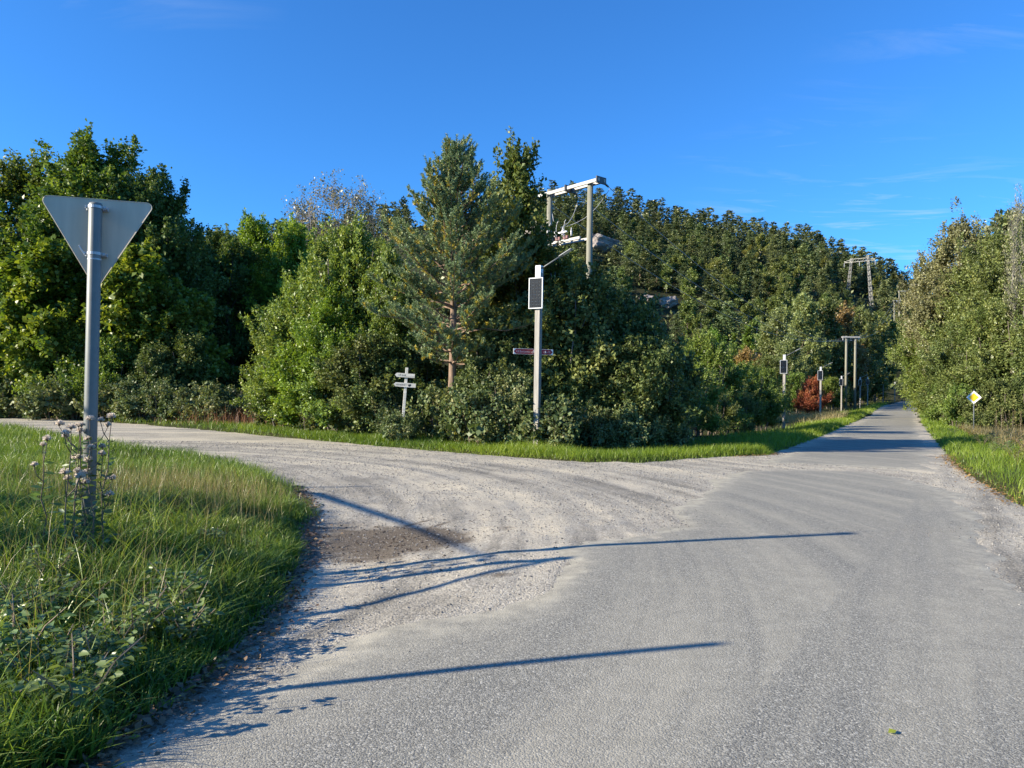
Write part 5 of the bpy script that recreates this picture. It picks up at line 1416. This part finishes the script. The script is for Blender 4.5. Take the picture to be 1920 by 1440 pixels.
# ------------------------------------------------------------------ loose stones and fallen leaves
def stones(name, x, y, r, label, rng, z, dark=1.0):
    n = len(x); base = np.array([(1, 0, 0), (0, 1, 0), (-1, 0, 0), (0, -1, 0), (0, 0, 1), (0, 0, -1)], float)
    V = base[None] * rng.uniform(.55, 1.1, (n, 6, 1)) * np.array([1, 1, .62])
    a = rng.random(n) * 6.283; ca, sa = np.cos(a)[:, None], np.sin(a)[:, None]
    X = V[:, :, 0] * ca - V[:, :, 1] * sa; Y = V[:, :, 0] * sa + V[:, :, 1] * ca
    V = np.stack([X, Y * rng.uniform(.6, 1, (n, 1)), V[:, :, 2]], -1) * r[:, None, None] + np.stack([x, y, z + r * .15], -1)[:, None]
    tri = np.array([(0, 1, 4), (1, 2, 4), (2, 3, 4), (3, 0, 4), (1, 0, 5), (2, 1, 5), (3, 2, 5), (0, 3, 5)])
    Fq = (np.arange(n)[:, None, None] * 6 + tri[None]).reshape(-1, 3)
    o = link(name, mesh_np(name, V.reshape(-1, 3), Fq, {'tint': np.repeat(rng.random(n) * dark, 6)}), M_STONE); tag(o, label, 'gravel', kind='stuff'); return o
m_, n_, l_, out_ = new_mat('loose_stone')
at_ = N(n_, 'ShaderNodeAttribute', attribute_name='tint')
rr_ = ramp(n_, l_, at_.outputs['Fac'], [(0, (.09, .086, .08)), (.45, (.20, .19, .175)), (.85, (.30, .285, .255)), (1, (.42, .40, .37))])
pp_ = N(n_, 'ShaderNodeBsdfPrincipled', Roughness=.85); l_.new(rr_.outputs[0], pp_.inputs['Base Color']); l_.new(pp_.outputs[0], out_.inputs[0])
M_STONE = m_
rs = np.random.default_rng(9)
M_CLOD = plain_mat('soil_clod', (.075, .058, .045), .95, var=.4, scale=20)
def sda(x, y): return np.minimum(sd_poly(ASPH, x, y), sd_poly(FARASPH, x, y))
x, y = scatter(16500, -12, 9, 2.6, 22, lambda x, y: (sdg(x, y) < .05) & (sda(x, y) > -.15 - .35 * rg.random(len(x)) ** 2) & (np.abs(x) < .75 * y) & (rg.random(len(x)) < np.clip(1.1 - y / 26, .1, 1)) & (fbm(x, y, .8, 3, 14) + .25 * rg.random(len(x)) > -.12))
stones('gravel_stones', x, y, .0045 + .010 * rs.random(len(x)) ** 3.5 + .0006 * y, 'loose grey stones scattered over the gravel junction', rs, gravel_z(x, y, 0))
def clodspot(x, y): return np.hypot((x - DIRT[0]) / .7, (y - DIRT[1]) / .9) < np.abs(rg.normal(0, .75, len(x)))
x, y = scatter(900, DIRT[0] - 1.5, DIRT[0] + 1.3, DIRT[1] - 1.6, DIRT[1] + 1.6, clodspot)
cl_ = stones('soil_clods', x, y, .006 + .016 * rs.random(len(x)) ** 3, 'dark soil clods in the muddy hollow beside the corner', rs, gravel_z(x, y, 0)); cl_.data.materials.clear(); cl_.data.materials.append(M_CLOD)
tg = [gnd(1330, 995), gnd(1420, 990), gnd(1240, 960), gnd(1640, 1010), gnd(1850, 1000), gnd(1890, 1090)]
def near(x, y):
    r = np.zeros(len(x), bool)
    for c in tg: r |= np.hypot((x - c[0]) / .9, (y - c[1]) / .45) < np.abs(rg.normal(0, .8, len(x)))
    return r
x, y = scatter(2600, -1, 6, 5, 12, near)
stones('road_grit', x, y, .004 + .009 * rs.random(len(x)) ** 3, 'stone grit strewn across the asphalt', rs, zb(x, y) + .012, .55)
x, y = scatter(1100, -2, 5, 2.8, 12, lambda x, y: (sda(x, y) < -.2) & (fbm(x, y, .7, 2, 12) + .4 * rg.random(len(x)) > .12))
stones('asphalt_grit', x, y, .003 + .006 * rs.random(len(x)) ** 4, 'few single pebbles on the asphalt', rs, zb(x, y) + .012, .35)

def fallen(name, x, y, label, size, seed, lm):
    rng = np.random.default_rng(seed); n = len(x)
    z = np.maximum(zg(x, y), zb(x, y) + .008) + rng.random(n) * .015
    V, Q = leaf_arrays(np.stack([x, y, z], -1), rdir(n, rng) * np.array([1, 1, .25]), unit(np.array([0, 0, 1.0]) + rng.normal(size=(n, 3)) * .35), size * rng.uniform(.6, 1.3, n), .7)
    o = link(name, mesh_np(name, V, Q, {'tint': np.repeat(np.clip(rng.normal(.4, .22, n), 0, 1), 4)}), lm); tag(o, label, 'leaf litter', kind='stuff')
x, y = scatter(2400, -5, -1.4, 2.5, 12, lambda x, y: np.abs(sdg(x, y) + .09) < np.abs(rg.normal(0, .10, len(x))))
fallen('leaf_litter', x, y, 'brown fallen leaves along the grass edge of the left corner', .045, 3, L_DEAD)
x, y = scatter(1500, 6, 13, 8, 22, lambda x, y: np.abs(sdg(x, y) + .05) < np.abs(rg.normal(0, .15, len(x))))
fallen('leaf_litter', x, y, 'orange fallen leaves along the right gravel edge', .05, 4, L_RUSSET)
g = gnd(1665, 1382)
for k, (px, py) in enumerate([(1665, 1382), (240, 1393), (155, 1398)]):
    g = gnd(px, py); V, Q = leaf_arrays(np.array([[g[0], g[1], float(zb(*g)) + .02]]), np.array([[1, .3, .1]]), np.array([[0, -.2, 1.0]]), np.array([.05]), .7)
    o = link('yellow_leaf', mesh_np('yellow_leaf', V, Q, {'tint': np.full(4, .95)}), L_MAPLE)
    tag(o, 'single yellow fallen leaf on the asphalt' if k == 0 else 'single yellow fallen leaf at the grass edge', 'leaf', None if k == 0 else 'yellow leaves at the grass edge')

# ------------------------------------------------------------------ things that stand outside the picture and throw their shadows into it
def back_along(px, py, h):
    g = gnd(px, py); L = h / math.tan(SUN_EL); return Vector((g[0] - SH.x * L, g[1] - SH.y * L, h))
tp = back_along(1345, 1212, 2.7)
t = thing('marker_post', 'grey steel marker post at the roadside left of the corner grass', 'post', (tp.x, tp.y, 0))
MB().tube([(0, 0, -.4), (0, 0, 2.7)], .038, 12).build('shaft', M_STEEL, t, True); MB().tube([(0, 0, 2.7), (0, 0, 2.73)], [.041, .03], 12).build('cap', M_STEEL_SH, t)
tp = back_along(1070, 1046, 2.9)
t = thing('braced_post', 'wooden gate post with slanting brace left of the corner grass', 'post', (tp.x, tp.y, 0))
MB().tube([(0, 0, -.4), (0, 0, 2.9)], .055, 12).build('post', M_WOODGREY, t, True)
g2 = gnd(550, 1172); gt = gnd(1070, 1046); dirv = Vector((gt[0] - g2[0], gt[1] - g2[1] - .25, 0)).normalized()
# foot of the brace lies on the line its shadow follows
k = 6.6; ft = Vector((gt[0], gt[1], 0)) - dirv * k - Vector((tp.x, tp.y, 0))
MB().tube([(ft.x, ft.y, -.1), (0, 0, 2.82)], .032, 10).build('brace', M_WOODGREY, t, True)
sn1 = back_along(915, 1055, 4.0); sn2 = back_along(590, 925, 3.0); trk = back_along(690, 912, 3.6)  # unseen snag, invented and shaped to throw the diagonal shadow
t = thing('shadow_snag', 'unseen bare tree with one long bough shaped to throw its shadow on the road', 'tree', (trk.x, trk.y, 0))
o0 = Vector((trk.x, trk.y, 0))
MB().tube([(0, 0, -.3), (.05, 0, 1.8), (0, .03, 3.0), (0, 0, 3.6)], [.10, .08, .06, .03], 9).build('trunk', M_BARK_GREY, t, True)
MB().tube([Vector((0, .02, 2.6)), sn2 - o0, (sn1 + sn2) / 2 - o0 + Vector((0, 0, .05)), sn1 - o0], [.06, .05, .04, .02], 8).build('bough', M_BARK_GREY, t, True)
for k, (x_, y_, s_) in enumerate([(-6.3, 5.6, .42), (-7.4, 7.4, .5)]):  # unseen shrubs added to throw shade over the corner grass
    place(SHR2, x_, y_, gz(x_, y_), k * 2.0, (s_, s_, s_), 'unseen shrub added to shade the corner grass', B, 'round_shrub', 'unseen shrubs shading the corner grass')

for o in list(bpy.data.objects):
    for key in ('part', 'H'):
        if key in o: del o[key]
